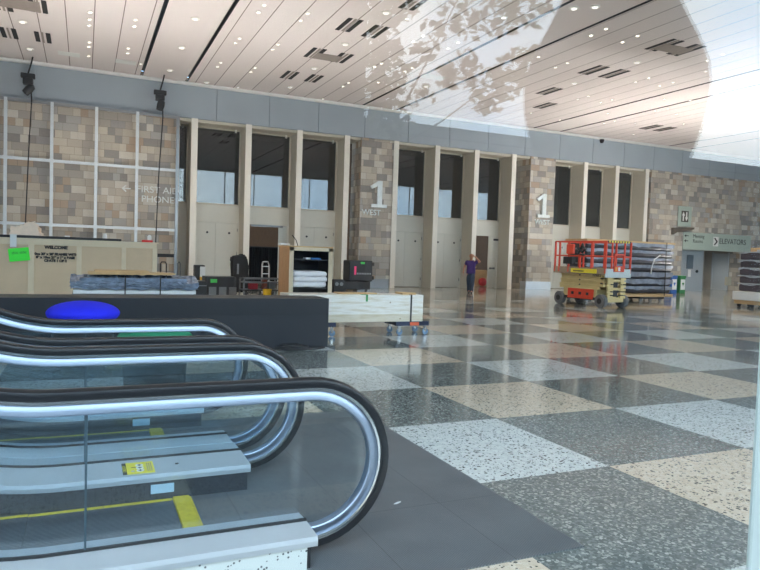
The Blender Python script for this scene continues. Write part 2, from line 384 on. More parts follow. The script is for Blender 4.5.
# bays: shut door, open doorway, transom and upper window each
gy = WY+RD
BAYS = [(3.57, 4.05, 'slit', 'beside the pipe frame'), (4.27, 6.33, 'shut', 'behind the black gear pile'), (6.55, 8.63, 'open', 'behind the metal cart'), (8.85, 10.91, 'shut', 'behind the linen crate'),
        (13.64, 15.67, 'shut', 'just beyond the pier next to the road cases'), (15.89, 17.94, 'shut', 'beside the walking man'), (18.16, 20.21, 'half', 'behind the walking man'),
        (23.04, 24.97, 'shut', 'behind the rails of the scissor lift'), (25.19, 27.23, 'shut', 'behind the near end of the wrapped stack'), (27.45, 29.49, 'shut', 'above the far end of the wrapped stack')]
dn = 0
for i, (a, b, kind, wh) in enumerate(BAYS):
    zt, zb = 3.53, 2.83
    o = struct(MB().box(a, b, gy-0.02, gy+0.12, zb if kind != 'slit' else 0, zt), 'wall_transom', M_DOOR, 'cream transom panel '+('beside the stone at the pipe frame' if kind == 'slit' else 'over the doors '+wh), 'panel')
    fr = MB(); fr.box(a, b, gy-0.05, gy+0.1, zt, zt+0.07); fr.box(a, b, gy-0.05, gy+0.1, 6.84, 6.92); fr.box(a, a+0.06, gy-0.05, gy+0.1, zt, 6.9); fr.box(b-0.06, b, gy-0.05, gy+0.1, zt, 6.9)
    win = struct(fr, 'window_%d' % (i+1), M_FIN, 'tall upper window '+('slit beside the pipe frame' if kind == 'slit' else 'over the doors '+wh), 'window')
    mb = MB(); mb.box(a+0.05, b-0.05, gy+0.02, gy+0.04, zt+0.05, 6.86); mb.build('pane', M_WIN, win)
    mb = MB(); mb.cyl((b-0.25, gy-0.12, 6.78), (b-0.25, gy-0.05, 6.9), 0.05); mb.build('spotlight', M_WHITE, win)
    if kind == 'slit': continue
    dn += 1
    fr = MB(); fr.box(a, a+0.07, gy-0.05, gy+0.1, 0, zb); fr.box(b-0.07, b, gy-0.05, gy+0.1, 0, zb); fr.box(a, b, gy-0.05, gy+0.1, zb-0.07, zb)
    d = struct(fr, 'door_%d' % dn, M_DOOR, {'shut': 'shut pair of cream doors ', 'open': 'open double doorway ', 'half': 'doorway with one leaf open '}[kind]+wh, 'door')
    md = (a+b)/2 if kind != 'half' else a+(b-a)*0.72
    def leaf(x0, x1, ang=0.0, hinge=None, bar=False, dot=True):
        Mx = Matrix.Identity(4)
        if ang: Mx = Matrix.Translation((hinge, gy, 0)) @ Matrix.Rotation(ang, 4, 'Z') @ Matrix.Translation((-hinge, -gy, 0))
        q = MB(); q.box(x0+0.004, x1-0.004, gy-0.01, gy+0.04, 0.02, zb-0.075, M=Mx); lf = q.build('leaf', M_DOOR, d)
        if dot:
            q = MB(); xm = x0+(x1-x0)*0.62; q.cyl(Mx @ Vector((xm, gy-0.025, 2.32)), Mx @ Vector((xm, gy, 2.32)), 0.05, n=10); q.build('viewer', M_CHAR, lf)
        if bar:
            q = MB(); q.cyl(Mx @ Vector((x0+0.12, gy-0.08, 1.05)), Mx @ Vector((x1-0.12, gy-0.08, 1.05)), 0.03, n=8)
            q.box(x0+0.1, x0+0.2, gy-0.08, gy, 1.0, 1.1, M=Mx); q.box(x1-0.2, x1-0.1, gy-0.08, gy, 1.0, 1.1, M=Mx); q.build('push_bar', M_STEEL, lf)
            q = MB(); q.box(x0+0.3, x0+0.6, gy-0.07, gy, zb-0.3, zb-0.2, M=Mx); q.build('door_closer', M_CHAR, lf)
        return lf
    if kind == 'shut':
        leaf(a+0.07, md); leaf(md, b-0.07)
        for hz in (0.35, 1.35, 2.4):
            q = MB(); q.cyl((b-0.07, gy-0.03, hz), (b-0.07, gy-0.03, hz+0.14), 0.02, n=8); q.build('hinge', M_STEEL, d)
    elif kind == 'open':
        leaf(a+0.07, md, math.radians(100), a+0.07, dot=False); leaf(md, b-0.07, math.radians(-82), b-0.07, dot=False, bar=False)
        q = MB(); q.box(a+0.3, b-0.3, gy-0.09, gy-0.05, zb-0.16, zb-0.07); q.build('door_closer', M_STEEL, d)
    else:
        leaf(a+0.07, md, math.radians(95), a+0.07, dot=False); leaf(md, b-0.07, bar=True, dot=False)
# dark hall behind the doors
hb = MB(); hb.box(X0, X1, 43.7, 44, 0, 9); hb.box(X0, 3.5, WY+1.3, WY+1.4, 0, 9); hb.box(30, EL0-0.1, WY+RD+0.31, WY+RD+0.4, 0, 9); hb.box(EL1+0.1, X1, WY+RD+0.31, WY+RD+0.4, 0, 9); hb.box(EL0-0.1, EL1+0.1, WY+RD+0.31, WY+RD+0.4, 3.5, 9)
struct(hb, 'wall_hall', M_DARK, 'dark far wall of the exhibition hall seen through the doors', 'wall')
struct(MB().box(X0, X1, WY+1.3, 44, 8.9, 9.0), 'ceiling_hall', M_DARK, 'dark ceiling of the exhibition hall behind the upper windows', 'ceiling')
M_LAMP = mat('lamp_glow', (255, 236, 205), 0.5, emit=((255, 226, 186), 70.0))
for gi, (hx, hy) in enumerate([(6.5, 36), (9.5, 38), (13.5, 40), (17, 37), (21, 39), (25, 41), (29, 38)]):
    t = thing('hall_light', 'glowing strip light on the dark ceiling of the hall behind the doors', 'ceiling light', (hx, hy, 8.9), 0, 'strip lights in the dark hall')
    MB().box(hx-0.5, hx+0.5, hy-0.16, hy+0.16, 8.84, 8.9).build('housing', M_BLACK, t); MB().box(hx-0.44, hx+0.44, hy-0.12, hy+0.12, 8.82, 8.84).build('diffuser', M_LAMP, t)
# glazed front of the hall, the camera looks in through one of its panes
ml = [0.72+2.6*i for i in range(-5, 18)]
for i, x in enumerate(ml):
    tag(MB().box(x+0.06, x+0.15, GY-0.03, GY+0.06, 0, CZ, bev=0.006).build('trim_%d' % (i+30), M_FRAME), ('pale window post at the edge of the pane looked through' if abs(x-0.72) < 0.01 else 'pale window post of the glazed front, number %d along from the escalators' % (i+1)), 'window post', None, 'structure')
for i, (a, b) in enumerate(zip([X0]+ml, ml+[X1])):
    for z0, z1, lv in ((0.12, 4.2, 'lower'), (4.32, CZ-0.1, 'upper')):
        MBp = MB().box(a+0.05, b-0.02, GY-0.006, GY+0.006, z0, z1)
        tag(MBp.build('window_%d' % (20+i*2+(lv == 'upper')), M_CURT), ('large clear pane the hall is looked at through' if (lv == 'lower' and a < 0 < b) else '%s clear pane of the glazed front, bay %d along from the escalators' % (lv, i+1)), 'window pane', None, 'structure')
q = MB(); q.box(X0, X1, GY-0.05, GY+0.1, 0, 0.12); q.box(X0, X1, GY-0.05, GY+0.1, 4.2, 4.32); q.box(X0, X1, GY-0.05, GY+0.1, CZ-0.1, CZ+0.4)
struct(q, 'trim_60', M_FRAME, 'pale horizontal rails of the glazed front', 'window rail')
# elevator recess
M_SIGN = mat('sign_panel', (170, 184, 174), 0.4, var=0.02); M_LIFT = mat('lift_door_paint', (164, 172, 178), 0.4, var=0.03)
q = MB(); q.box(EL0, EL1, WY+3.2, WY+3.35, 0, 3.5); q.box(EL0-0.1, EL0, WY+1.31, WY+3.35, 0, 3.5); q.box(EL1, EL1+0.1, WY+1.31, WY+3.35, 0, 3.5); q.box(EL0, EL1, WY+0.3, WY+3.35, 2.62, 2.72)
struct(q, 'wall_recess', mat('recess_paint', (150, 144, 136), 0.6), 'shaded walls of the elevator recess', 'wall')
for k in range(2):  # lamps added to lift the dark recess
    t = thing('recess_fill_light', ['added fill light over the metal door in the elevator recess', 'added fill light before the elevator door in the recess'][k], 'ceiling light', (EL0+1.6+2.6*k, WY+1.6, 2.59))
    MB().cyl((EL0+1.6+2.6*k, WY+1.6, 2.58), (EL0+1.6+2.6*k, WY+1.6, 2.62), 0.12).build('trim_ring', M_WHITE, t)
    sl = bpy.data.lights.new('downlight_beam', 'SPOT'); sl.energy = 120; sl.color = (1.0, 0.95, 0.88); sl.spot_size = math.radians(150); sl.spot_blend = 1.0; sl.shadow_soft_size = 0.08
    so = bpy.data.objects.new('downlight_beam', sl); COL.objects.link(so); so.parent = t; so.location = (0, 0, -0.05)
d = struct(MB().box(EL0, EL0+2.45, WY+0.5, WY+0.62, 0, 2.5), 'door_20', M_LIFT, 'blue grey metal door in the elevator opening', 'door')
MB().box(EL0+1.0, EL0+1.55, WY+0.48, WY+0.5, 1.35, 2.2).build('notice_panel', mat('slate_panel', (92, 106, 116), 0.4), d)
MB().box(EL0+1.15, EL0+1.38, WY+0.47, WY+0.5, 0.85, 1.3).build('notice', M_WHITE, d)
MB().cyl((EL0+1.9, WY+0.44, 1.2), (EL0+1.9, WY+0.5, 1.2), 0.09).build('knob', M_BLACK, d)
d = struct(MB().box(EL1-0.06, EL1, WY+1.45, WY+2.5, 0, 2.4).box(EL1-0.08, EL1, WY+1.35, WY+1.44, 0, 2.48).box(EL1-0.08, EL1, WY+2.51, WY+2.6, 0, 2.48), 'door_21', M_LIFT, 'pale elevator door in the side of the recess', 'door')
q = MB(); q.box(EL0+4.7, EL0+5.2, WY+0.6, WY+0.7, 0.35, 0.9); struct(q, 'trim_61', mat('panel_buff', (176, 170, 150), 0.5), 'buff access panel low in the elevator opening', 'panel')
s = struct(MB().box(EL0, EL1+0.1, WY-0.04, WY+0.3, 2.5, 3.55), 'elevator_sign', M_SIGN, 'grey green ELEVATORS sign band over the elevator opening', 'sign'); s['kind'] = 'thing'
M_INK = mat('black_ink', (30, 30, 32), 0.6); M_SILV = mat('silver_letters', (222, 226, 224), 0.3, 0.1)
text('ELEVATORS', 'lettering', M_INK, s, 0.46, (EL0+4.28, WY-0.042, 3.1))
MB().box(EL0+2.55, EL0+3.0, WY-0.046, WY-0.04, 2.78, 3.36).build('arrow_tile', M_WHITE, s)
q = MB(); q.prism([(EL0+2.6, 3.28), (EL0+2.7, 3.3), (EL0+2.95, 3.07), (EL0+2.7, 2.84), (EL0+2.6, 2.86), (EL0+2.8, 3.07)], WY-0.052, WY-0.045); q.build('arrow', M_INK, s)
text('Meeting\nRooms', 'lettering', M_INK, s, 0.3, (EL0+0.8, WY-0.042, 3.18), align='LEFT')
for zz in (3.33, 3.03):
    q = MB(); q.box(EL0+0.12, EL0+0.42, WY-0.044, WY-0.04, zz-0.02, zz+0.02); q.prism([(EL0+0.08, zz), (EL0+0.22, zz+0.09), (EL0+0.22, zz-0.09)], WY-0.044, WY-0.04); q.build('arrow', M_INK, s)
# small elevator pictogram with its bracket
ic = at_y(684.3, 216.5, WY-0.05)
s = tag(MB().box(ic.x-0.55, ic.x+0.55, WY-0.09, WY-0.06, ic.z-0.6, ic.z+0.6).build('pictogram_sign', M_SIGN), 'square elevator pictogram sign projecting over a brown bracket on stone', 'sign')
MB().box(ic.x-0.29, ic.x+0.29, WY-0.10, WY-0.09, ic.z-0.33, ic.z+0.33, bev=0.004).build('plate', mat('brown_ink', (70, 66, 58), 0.6), s)
for sgn, dx in ((1, -0.13), (-1, 0.13)):
    q = MB(); q.prism([(ic.x+dx, ic.z+sgn*0.27), (ic.x+dx-0.12, ic.z+sgn*0.05), (ic.x+dx-0.05, ic.z+sgn*0.05), (ic.x+dx-0.05, ic.z-sgn*0.26), (ic.x+dx+0.05, ic.z-sgn*0.26), (ic.x+dx+0.05, ic.z+sgn*0.05), (ic.x+dx+0.12, ic.z+sgn*0.05)], WY-0.108, WY-0.099); q.build('arrow', M_WHITE, s)
q = MB(); q.prism([(ic.x-0.95, ic.z-0.72), (ic.x+0.72, ic.z-0.62), (ic.x+0.72, ic.z-0.74), (ic.x-0.7, ic.z-0.98), (ic.x-0.95, ic.z-1.12)], WY-0.2, WY-0.001); q.build('bracket', mat('bronze_bracket', (92, 82, 72), 0.5), s)
MB().box(ic.x-0.05, ic.x+0.05, WY-0.06, WY-0.001, ic.z-0.3, ic.z+0.3).build('mount', M_CHAR, s)
# numerals and letters on the piers
for (cx, zz, wx, wh) in ((12.64, 4.43, 12.33, 'beside the black road cases'), (22.24, 4.47, 22.3, 'behind the scissor lift')):
    hh = 1.25; q = MB()
    q.prism([(cx-0.42, zz+hh*0.28), (cx-0.34, zz+hh*0.18), (cx-0.06, zz+hh*0.30), (cx-0.06, zz-hh*0.38), (cx-0.36, zz-hh*0.38), (cx-0.36, zz-hh*0.5), (cx+0.44, zz-hh*0.5), (cx+0.44, zz-hh*0.38), (cx+0.18, zz-hh*0.38), (cx+0.18, zz+hh*0.5), (cx+0.0, zz+hh*0.5)], WY-0.16, WY-0.06)
    s = tag(q.build('number_sign', M_SILV), 'large silver numeral 1 on the stone pier '+wh, 'sign')
    for dz in (-0.4, 0.3): MB().cyl((cx+0.05, WY-0.06, zz+dz), (cx+0.05, WY-0.001, zz+dz), 0.03).build('standoff', M_CHAR, s)
    o = text('WEST', 'word_sign', M_SILV, None, 0.37, (cx-0.3 if cx < 15 else cx+0.05, WY-0.03, zz-0.88), ext=0.029)
    tag(o, 'small silver word WEST under the numeral on the pier '+wh, 'sign')
a = at_y(155, 189.5); 
o = text('FIRST AID', 'word_sign', M_SILV, None, 0.37, (at_y(157.8, 190.5).x, WY-0.03, at_y(158.5, 190.5).z), ext=0.029, sx=1.05); tag(o, 'silver letters FIRST AID on the stone wall', 'sign')
o = text('PHONES', 'word_sign', M_SILV, None, 0.37, (at_y(160, 200).x, WY-0.03, at_y(159, 200).z), ext=0.029, sx=1.05); tag(o, 'silver letters PHONES on the stone wall under FIRST AID', 'sign')
p = at_y(126.5, 188.5); q = MB(); q.box(p.x-0.12, p.x+0.16, WY-0.06, WY-0.001, p.z-0.022, p.z+0.022)
for sg in (1, -1): q.prism([(p.x-0.18, p.z), (p.x-0.04, p.z+sg*0.14), (p.x, p.z+sg*0.11), (p.x-0.11, p.z)], WY-0.06, WY-0.001)
tag(q.build('arrow_sign', M_SILV), 'silver arrow pointing sideways before the FIRST AID letters', 'sign')
# wall bits beside the plywood crate
p = at_y(166, 255.5); tag(MB().box(p.x-0.34, p.x+0.36, WY-0.03, WY-0.001, p.z-0.07, p.z+0.07).build('wall_slot', M_CHAR), 'dark narrow slot plate on stone beside the plywood crate', 'vent')
# ------------------------------------------------------------------ ceiling fittings
M_VENT = mat('vent_black', (24, 22, 22), 0.7); M_GRILL = mat('grey_access', (148, 136, 128), 0.6); M_TRIMR = mat('downlight_trim', (240, 236, 230), 0.35, var=0.01)
M_DOME = mat('dome_glow', (255, 250, 242), 0.4, emit=((255, 246, 232), 1.2))
M_GLOW = mat('downlight_glow', (255, 240, 214), 0.5, emit=((255, 244, 230), 8.0))
def bay_of(x):
    return ('in the ceiling over the escalators' if x < 2 else 'in the plain band over the crate' if x < 3.8 else 'in the planked bay over the open doorway' if x < 11.7 else 'in the plain band over the first numbered pier' if x < 13.5
            else 'in the planked bay over the walking man' if x < 21.4 else 'in the plain band over the second numbered pier' if x < 23.1 else 'in the planked bay over the wrapped stack' if x < 31.1 else 'in the ceiling over the elevators')
def downlight(px, py, big=False):
    p = at_z(px, py, CZ); b = bay_of(p.x)
    r = 0.13 if big else 0.07
    t = thing('ceiling_dome_light' if big else 'downlight', ('larger round white dome light ' if big else 'small round recessed downlight ')+b, 'ceiling light', (p.x, p.y, CZ-0.03), 0, ('dome lights ' if big else 'downlights ')+b)
    q = MB(); q.lathe([(r*0.58, CZ-0.012), (r*0.66, CZ-0.028), (r, CZ-0.022), (r*1.06, CZ+0.001), (r*0.58, CZ+0.001)], (p.x, p.y, 0), 18); q.build('trim_ring', M_TRIMR, t)
    q = MB(); q.lathe([(r*0.2, CZ-(0.05 if big else 0.024)), (r*0.5, CZ-(0.042 if big else 0.02)), (r*(0.64 if big else 0.56), CZ-0.012)], (p.x, p.y, 0), 14); q.build('lamp', M_DOME if big else M_GLOW, t)
    if not big and p.y < 27.7:
        sl = bpy.data.lights.new('downlight_beam', 'SPOT'); sl.energy = LAMP*(8.0 if p.x > 29 else 1.0); sl.color = (1.0, 0.84, 0.68); sl.spot_size = math.radians(130); sl.spot_blend = 1.0; sl.shadow_soft_size = 0.04
        so = bpy.data.objects.new('downlight_beam', sl); COL.objects.link(so); so.parent = t; so.location = (0, 0, -0.02)
D1 = [(90, 12), (89.5, 19), (89, 25), (89.4, 42), (88.7, 46.5), (88.4, 55.7), (135.5, 19.5), (134, 26), (128, 48), (127.6, 52.8), (140.8, 63.6),
      (264, 4.7), (258.4, 12), (307.6, 13), (300.5, 20), (239.7, 38), (235.3, 42.6), (278, 44), (272.6, 49), (220.8, 62.4), (217.4, 66.3), (255, 67.6), (250.8, 71.6),
      (374.7, 66.3), (378.3, 82), (343, 86), (348.4, 82.4), (323, 98.7), (238, 87),
      (407, 18.4), (423, 35.5), (413, 41.3), (448, 48), (458, 42), (503.6, 17), (381.5, 63), (412, 67.6), (405, 71),
      (606, 28.4), (591, 35), (622.5, 41.6), (637.6, 35.5), (538.4, 56.6), (555.5, 67), (567.6, 62.6), (635.5, 81.6), (648.7, 77.6), (660, 85.5), (673, 82), (577.6, 99), (588.4, 95.8), (600.8, 102), (612, 99.2),
      (664.5, 98.7), (668, 108), (655, 110.5), (676.6, 114), (608, 113), (614.7, 120.5), (604, 123), (635, 123), (633.6, 134), (683.7, 123.5), (531, 112.6), (560, 119.7), (707, 60), (723, 54), (706, 71), (738, 99), (752, 97), (742, 110), (716, 95), (745, 125), (755, 140), (728, 132), (700, 131), (690, 100), (715, 120), (758, 75)]
for p in D1: downlight(*p)
for p in [(22.4, 21.6), (29.5, 48.7), (195.2, 18.4), (181.5, 47.4), (169.7, 70), (345.3, 44), (314.2, 68), (290, 86.8), (386, 12.4), (426, 86), (595, 6.6), (637, 62), (574.5, 83), (574, 8), (206.6, 82)]: downlight(*p, big=True)
def vent(px, py, L=1.15, W=0.14, gap=0.34):
    p = at_z(px, py, CZ); b = bay_of(p.x)
    t = thing('ceiling_vent', 'pair of black slot vents '+b, 'vent', (p.x, p.y, CZ-0.02), 0, 'slot vents '+b)
    for s in (-1, 1):
        MB().box(p.x+s*gap/2-W/2, p.x+s*gap/2+W/2, p.y-L/2, p.y+L/2, CZ-0.012, CZ+0.002).build('slot', M_VENT, t)
    MB().box(p.x-0.03, p.x+0.03, p.y-L/2, p.y+L/2, CZ-0.018, CZ+0.002).build('divider', M_GRILL, t)
for p in [(2.5, 4), (38, 6), (9, 33), (43, 37.4), (315, 53), (342, 58), (289.5, 75), (313.7, 78.4), (349, 25), (375, 31.6), (415, 2), (664, 45), (686, 50), (593.4, 70), (614, 73.7), (651, 127), (664.7, 129), (549, 91), (545, 105.5)]: vent(*p)
def plate(px, py, wx, wy, m, lb, nm='access_panel'):
    p = at_z(px, py, CZ); tag(MB().box(p.x-wx/2, p.x+wx/2, p.y-wy/2, p.y+wy/2, CZ-0.014, CZ-0.0002).build(nm, m), lb, 'ceiling panel')
plate(19, 4, 1.1, 0.9, M_GRILL, 'grey access panel between vents over the escalators'); plate(327, 57.2, 0.9, 0.7, M_GRILL, 'grey access panel between slot vents over the open doorway'); plate(673, 49, 1.2, 0.6, M_GRILL, 'grey access panel between slot vents near the elevators')
plate(69, 54, 0.72, 0.5, M_WHITE, 'white rectangular ceiling light panel over the pipe frame', 'ceiling_light_panel'); plate(126, 62, 0.72, 0.5, M_WHITE, 'white rectangular ceiling light panel beside the plain band', 'ceiling_light_panel'); plate(433, 77, 0.9, 0.5, M_WHITE, 'white rectangular ceiling light panel before the numbered pier', 'ceiling_light_panel')
p = at_z(615, 137, CZ-0.14); q = thing('security_camera', 'small black dome camera hung under the white cornice', 'camera', (p.x, WY-0.16, CZ-0.13)); MB().lathe([(0.02, CZ-0.34), (0.09, CZ-0.31), (0.12, CZ-0.22), (0.12, CZ-0.18)], (p.x, WY-0.16, 0), 16).build('dome', M_BLACK, q); MB().cyl((p.x, WY-0.16, CZ-0.18), (p.x, WY-0.16, CZ-0.13), 0.13).build('base', M_CHAR, q)
# ================================================================== ESCALATORS
M_GUIDE = m_brushed('guide_aluminium', (156, 168, 186), 0.42)
M_RUB = mat('black_handrail_rubber', (14, 16, 21), 0.32, var=0.03)
M_ESC = glass_mat('balustrade_glass', (0.88, 0.94, 0.97, 1), 1.5)
M_SKIRT = m_speckle('dark_skirt', (52, 54, 60), (38, 38, 42), 70, 0.8)
M_CLAD = m_speckle('speckled_cladding', (214, 218, 214), (90, 92, 92), 75, 0.86)
M_YEL = mat('safety_yellow', (214, 190, 50), 0.55, var=0.12, scale=30); M_STK = mat('sticker_yellow', (244, 224, 60), 0.45, var=0.02); M_PLATE = mat('pale_blue_plate', (186, 214, 232), 0.35, var=0.02)
M_JNT = mat('glass_joint', (58, 78, 88), 0.3)
M_DKG = mat('gasket', (24, 26, 28), 0.6)
RX, RR = -0.1, 1.9; XE = -4.2; ZC = 0.485
def off(x):
    d = RX-x
    if d <= 0: return 0.0
    if d < RR*0.5: return RR-math.sqrt(RR*RR-d*d)
    return RR*(1-math.cos(math.pi/6))+(d-RR*0.5)*math.tan(math.pi/6)
def slope(x):
    d = RX-x
    return 0.0 if d <= 0 else math.asin(min(0.5, d/RR))
XB = [XE, -2.2]+[-1.05+0.1*i for i in range(10)]+[-0.05, 0.4]
def rail_path(XC):
    P = []
    for x in XB+[XC]:
        t = slope(x); P.append((x, ZC+off(x), math.sin(t), math.cos(t)))
    for k in range(1, 25):
        a = math.pi/2-math.pi*k/24; P.append((XC, ZC, math.cos(a), math.sin(a)))
    P.append((XC-0.08, ZC, 0.0, -1.0)); return P
def escalator(name, label, ya, yb, near_cut, far_cut, stickers, xca, xcb):
    t = thing(name, label, 'escalator', (0.0, (ya+yb)/2, 0.0))
    for y, sg, nm, XC in ((ya, 1, 'near', xca), (yb, -1, 'far', xcb)):
        path = rail_path(XC); XS = XB+[XC]
        # handrail with its rounded lip, the guide profile, the glass panes, the deck and the skirt
        sec = [(0.405, -0.03), (0.405, -0.04), (0.425, -0.043), (0.445, -0.036), (0.453, -0.018), (0.455, 0.0), (0.453, 0.018), (0.445, 0.036), (0.425, 0.043), (0.405, 0.04), (0.405, 0.03), (0.418, 0.028), (0.418, -0.028)]
        MB().sweep(path, sec, y).build('handrail', M_RUB, t, True)
        MB().sweep(path, [(0.388, -0.028), (0.404, -0.028), (0.404, 0.028), (0.388, 0.028)], y).build('bright_lip', M_ALUB, t, True)
        MB().sweep(path, [(0.334, -0.012), (0.335, -0.027), (0.341, -0.031), (0.358, -0.028), (0.375, -0.022), (0.388, -0.014), (0.388, 0.014), (0.375, 0.022), (0.358, 0.028), (0.341, 0.031), (0.335, 0.027), (0.334, 0.012)], y).build('guide_profile', M_GUIDE, t, True)
        cuts = [XE, -1.28, 0.02, 9]
        for a, b in zip(cuts, cuts[1:]):
            xs = sorted({x for x in XS if a < x < min(b, XC)} | {a+0.004, min(b-0.004, XC)})
            top = [(x-math.sin(slope(x))*0.336, ZC+off(x)+0.336*math.cos(slope(x))) for x in xs]
            if b > XC: top += [(XC+0.338*math.cos(math.pi/2-math.pi*k/16), ZC+0.338*math.sin(math.pi/2-math.pi*k/16)) for k in range(1, 17)]
            bot = [(x, 0.15+off(x)) for x in xs]
            lo = bot[::-1]
            mb = MB(); mb.prism(top+(lo if b < XC else [q for q in lo if q[0] < XC-0.001]), y-0.005, y+0.005, 'y'); mb.build('glass_panel', M_ESC, t)
        MB().box(0.014, 0.024, y-0.006, y+0.006, 0.165, ZC+0.338).build('joint_strip', M_JNT, t)
        if True:
            dn = [(x, ZC+off(x), math.sin(slope(x)), math.cos(slope(x))) for x in XS]
            dn = dn[:-1]+[(XC-0.008, ZC, 0.0, 1.0)]
            inn = y+sg*(0.13 if nm == 'near' else 0.33); outer = near_cut if nm == 'near' else far_cut
            lo_, hi_ = sorted((inn, outer))
            MB().sweep(dn, [(-0.335, lo_-y), (-0.312, lo_-y+0.006), (-0.306, -0.012), (-0.306, 0.012), (-0.312, hi_-y-0.006), (-0.335, hi_-y), (-0.36, hi_-y), (-0.36, lo_-y)], y).build('deck_cover', M_ALU, t)
            MB().sweep(dn, [(-0.306, -0.011), (-0.296, -0.009), (-0.296, 0.009), (-0.306, 0.011)], y).build('gasket', M_DKG, t)
            # dark skirt along the steps
            ys = y+sg*(0.12 if nm == 'near' else 0.32)
            zz = [(x, 0.125+off(x)) for x in XS if x < 0.9]+[(XC-0.03, 0.125), (XC-0.03, 0.008)]
            pl = zz+[(x, -0.02+off(x)+0.028) for x in reversed([x for x in XS if x < 0.9])]
            MB().prism(pl, ys-0.01, ys+0.01, 'y').build('skirt', M_SKIRT, t)
            # cladding down to the floor on the open side
            yo = outer+(0.02 if nm == 'near' else -0.02)
            pl = [(x, 0.125+off(x)) for x in XS if x < 0.9]+[(XC-0.06, 0.125), (XC-0.06, 0.0), (XE, 0.0)]
            MB().prism(pl, yo-0.012, yo+0.012, 'y').build('cladding', M_CLAD, t)
            a_, b_ = sorted((yo, ys)); MB().box(XC-0.06, XC-0.038, a_, b_, 0.008, 0.125).build('end_cap', M_DKG, t)
    y0, y1 = ya+0.14, yb-0.34
    for k in range(11):
        xb = 0.52-0.4*k; z = off(xb+0.05)
        mb = MB(); mb.box(xb-0.396, xb, y0, y1, z-0.25 if k > 1 else 0.0, z+0.012); s = mb.build('step', M_STEP, t)
        mb = MB(); mb.box(xb-0.396, xb, y1-0.035, y1-0.001, z+0.0121, z+0.0145); mb.build('yellow_edge', M_YEL, s)
    mb = MB(); mb.prism([(0.525, 0.012), (0.53, 0.022), (0.62, 0.022), (0.64, 0.008), (0.525, 0.008)], y0, y1, 'y'); mb.build('comb_plate', M_YEL, t)
    yf = yb-0.33
    p = MB().box(0.395, 0.535, yf-0.004, yf, 0.05, 0.108, bev=0.0015); pl = p.build('maker_plate', M_PLATE, t)
    if stickers:
        xa, xb = 0.235, 0.425; ys0, ys1 = yb-0.29, yb-0.075
        zt = 0.1795
        def dz(y): return 0.173+(0.006)*((y-(yb-0.33))/0.33)+0.0012
        def strip(x0, x1, a, b, name, m, parent, h=0.0012):
            q = MB(); q.hexa([(x0, a, dz(a)-0.002), (x1, a, dz(a)-0.002), (x1, b, dz(b)-0.002), (x0, b, dz(b)-0.002), (x0, a, dz(a)+h), (x1, a, dz(a)+h), (x1, b, dz(b)+h), (x0, b, dz(b)+h)]); return q.build(name, m, parent)
        k = strip(xa, xb, ys0, ys1, 'caution_sticker', M_STK, t)
        strip(xa, xa+0.025, ys0, ys1, 'black_band', M_INK, k, 0.0016)
        text('CAUTION', 'lettering', M_STK, k, 0.03, (xa+0.0125, (ys0+ys1)/2, dz((ys0+ys1)/2)+0.0022), rx=0.018, rz=math.pi/2, ext=0.0004)
        def dot(cx, cy, r, m, nm, sx=1.0):
            q = MB(); q.lathe([(r, dz(cy)), (r, dz(cy)+0.0018)], (cx, cy, 0), 14, sx=sx); return q.build(nm, m, k)
        M_PIC = mat('sticker_white', (240, 242, 240), 0.4, var=0.01)
        for cy in (ys0+0.055, ys0+0.105, ys0+0.155): dot(xa+0.105, cy, 0.024, M_PIC, 'pictogram')
        for cy in (ys0+0.055, ys0+0.105, ys0+0.155):
            strip(xa+0.092, xa+0.118, cy-0.004, cy+0.004, 'figure', M_INK, k, 0.0024); strip(xa+0.1, xa+0.11, cy-0.014, cy+0.014, 'figure', M_INK, k, 0.0024)
        strip(xa+0.055, xa+0.085, ys0+0.115, ys0+0.125, 'figure', M_INK, k, 0.0022)
        dot(xa+0.06, ys0+0.05, 0.012, mat('sticker_lilac', (190, 184, 210), 0.4), 'pictogram')
        for cx in (xa+0.15, xa+0.162, xa+0.174): strip(cx-0.0025, cx+0.0025, ys0+0.03, ys1-0.03, 'small_print', M_GRILL, k, 0.0016)
        q = MB(); q.lathe([(0.012, 0.172), (0.012, 0.1795), (0.004, 0.1805)], (0.57, yb-0.17, 0), 14); q.build('deck_screw', M_CHAR, t)
    return t
escalator('escalator', 'nearest glass sided escalator with a yellow caution sticker on its deck', 3.25, 4.58, 3.05, 4.797, True, 1.09, 1.03)
escalator('escalator', 'further glass sided escalator behind the one with the caution sticker', 5.02, 6.27, 4.803, 6.49, False, 1.02, 1.0)
# ================================================================== THINGS ON THE FLOOR
M_PLY = mat('painted_plywood', (204, 180, 150), 0.65, var=0.05, scale=2.5); M_PLYL = mat('painted_batten', (216, 200, 172), 0.6, var=0.04)
M_PINE = m_wood('pine', (186, 150, 104), (214, 182, 134), 3.0, 0); M_PINEZ = m_wood('pine_upright', (170, 128, 88), (200, 160, 116), 3.0, 2)
M_CARD = mat('cardboard', (206, 170, 122), 0.75, var=0.08); M_NAVY = mat('dark_blue_board', (24, 29, 38), 0.42, var=0.05, scale=2)
M_FILM = mat('grey_film', (118, 130, 148), 0.22, var=0.4, scale=7); M_WHT = mat('white_sheet', (226, 228, 228), 0.5, var=0.03)
M_LINEN = mat('white_linen', (236, 236, 240), 0.8, var=0.03, scale=14, bump=0.3); M_BLUE = mat('blue_upholstery', (22, 34, 235), 0.8, var=0.05, scale=60); M_GREEN = mat('green_upholstery', (24, 136, 92), 0.8, var=0.08, scale=60)
M_RED = mat('red_paint', (206, 40, 40), 0.45); M_ORG = mat('lift_orange_red', (224, 72, 44), 0.42, var=0.04); M_CRM = mat('lift_cream', (214, 192, 136), 0.5, var=0.06, scale=4)
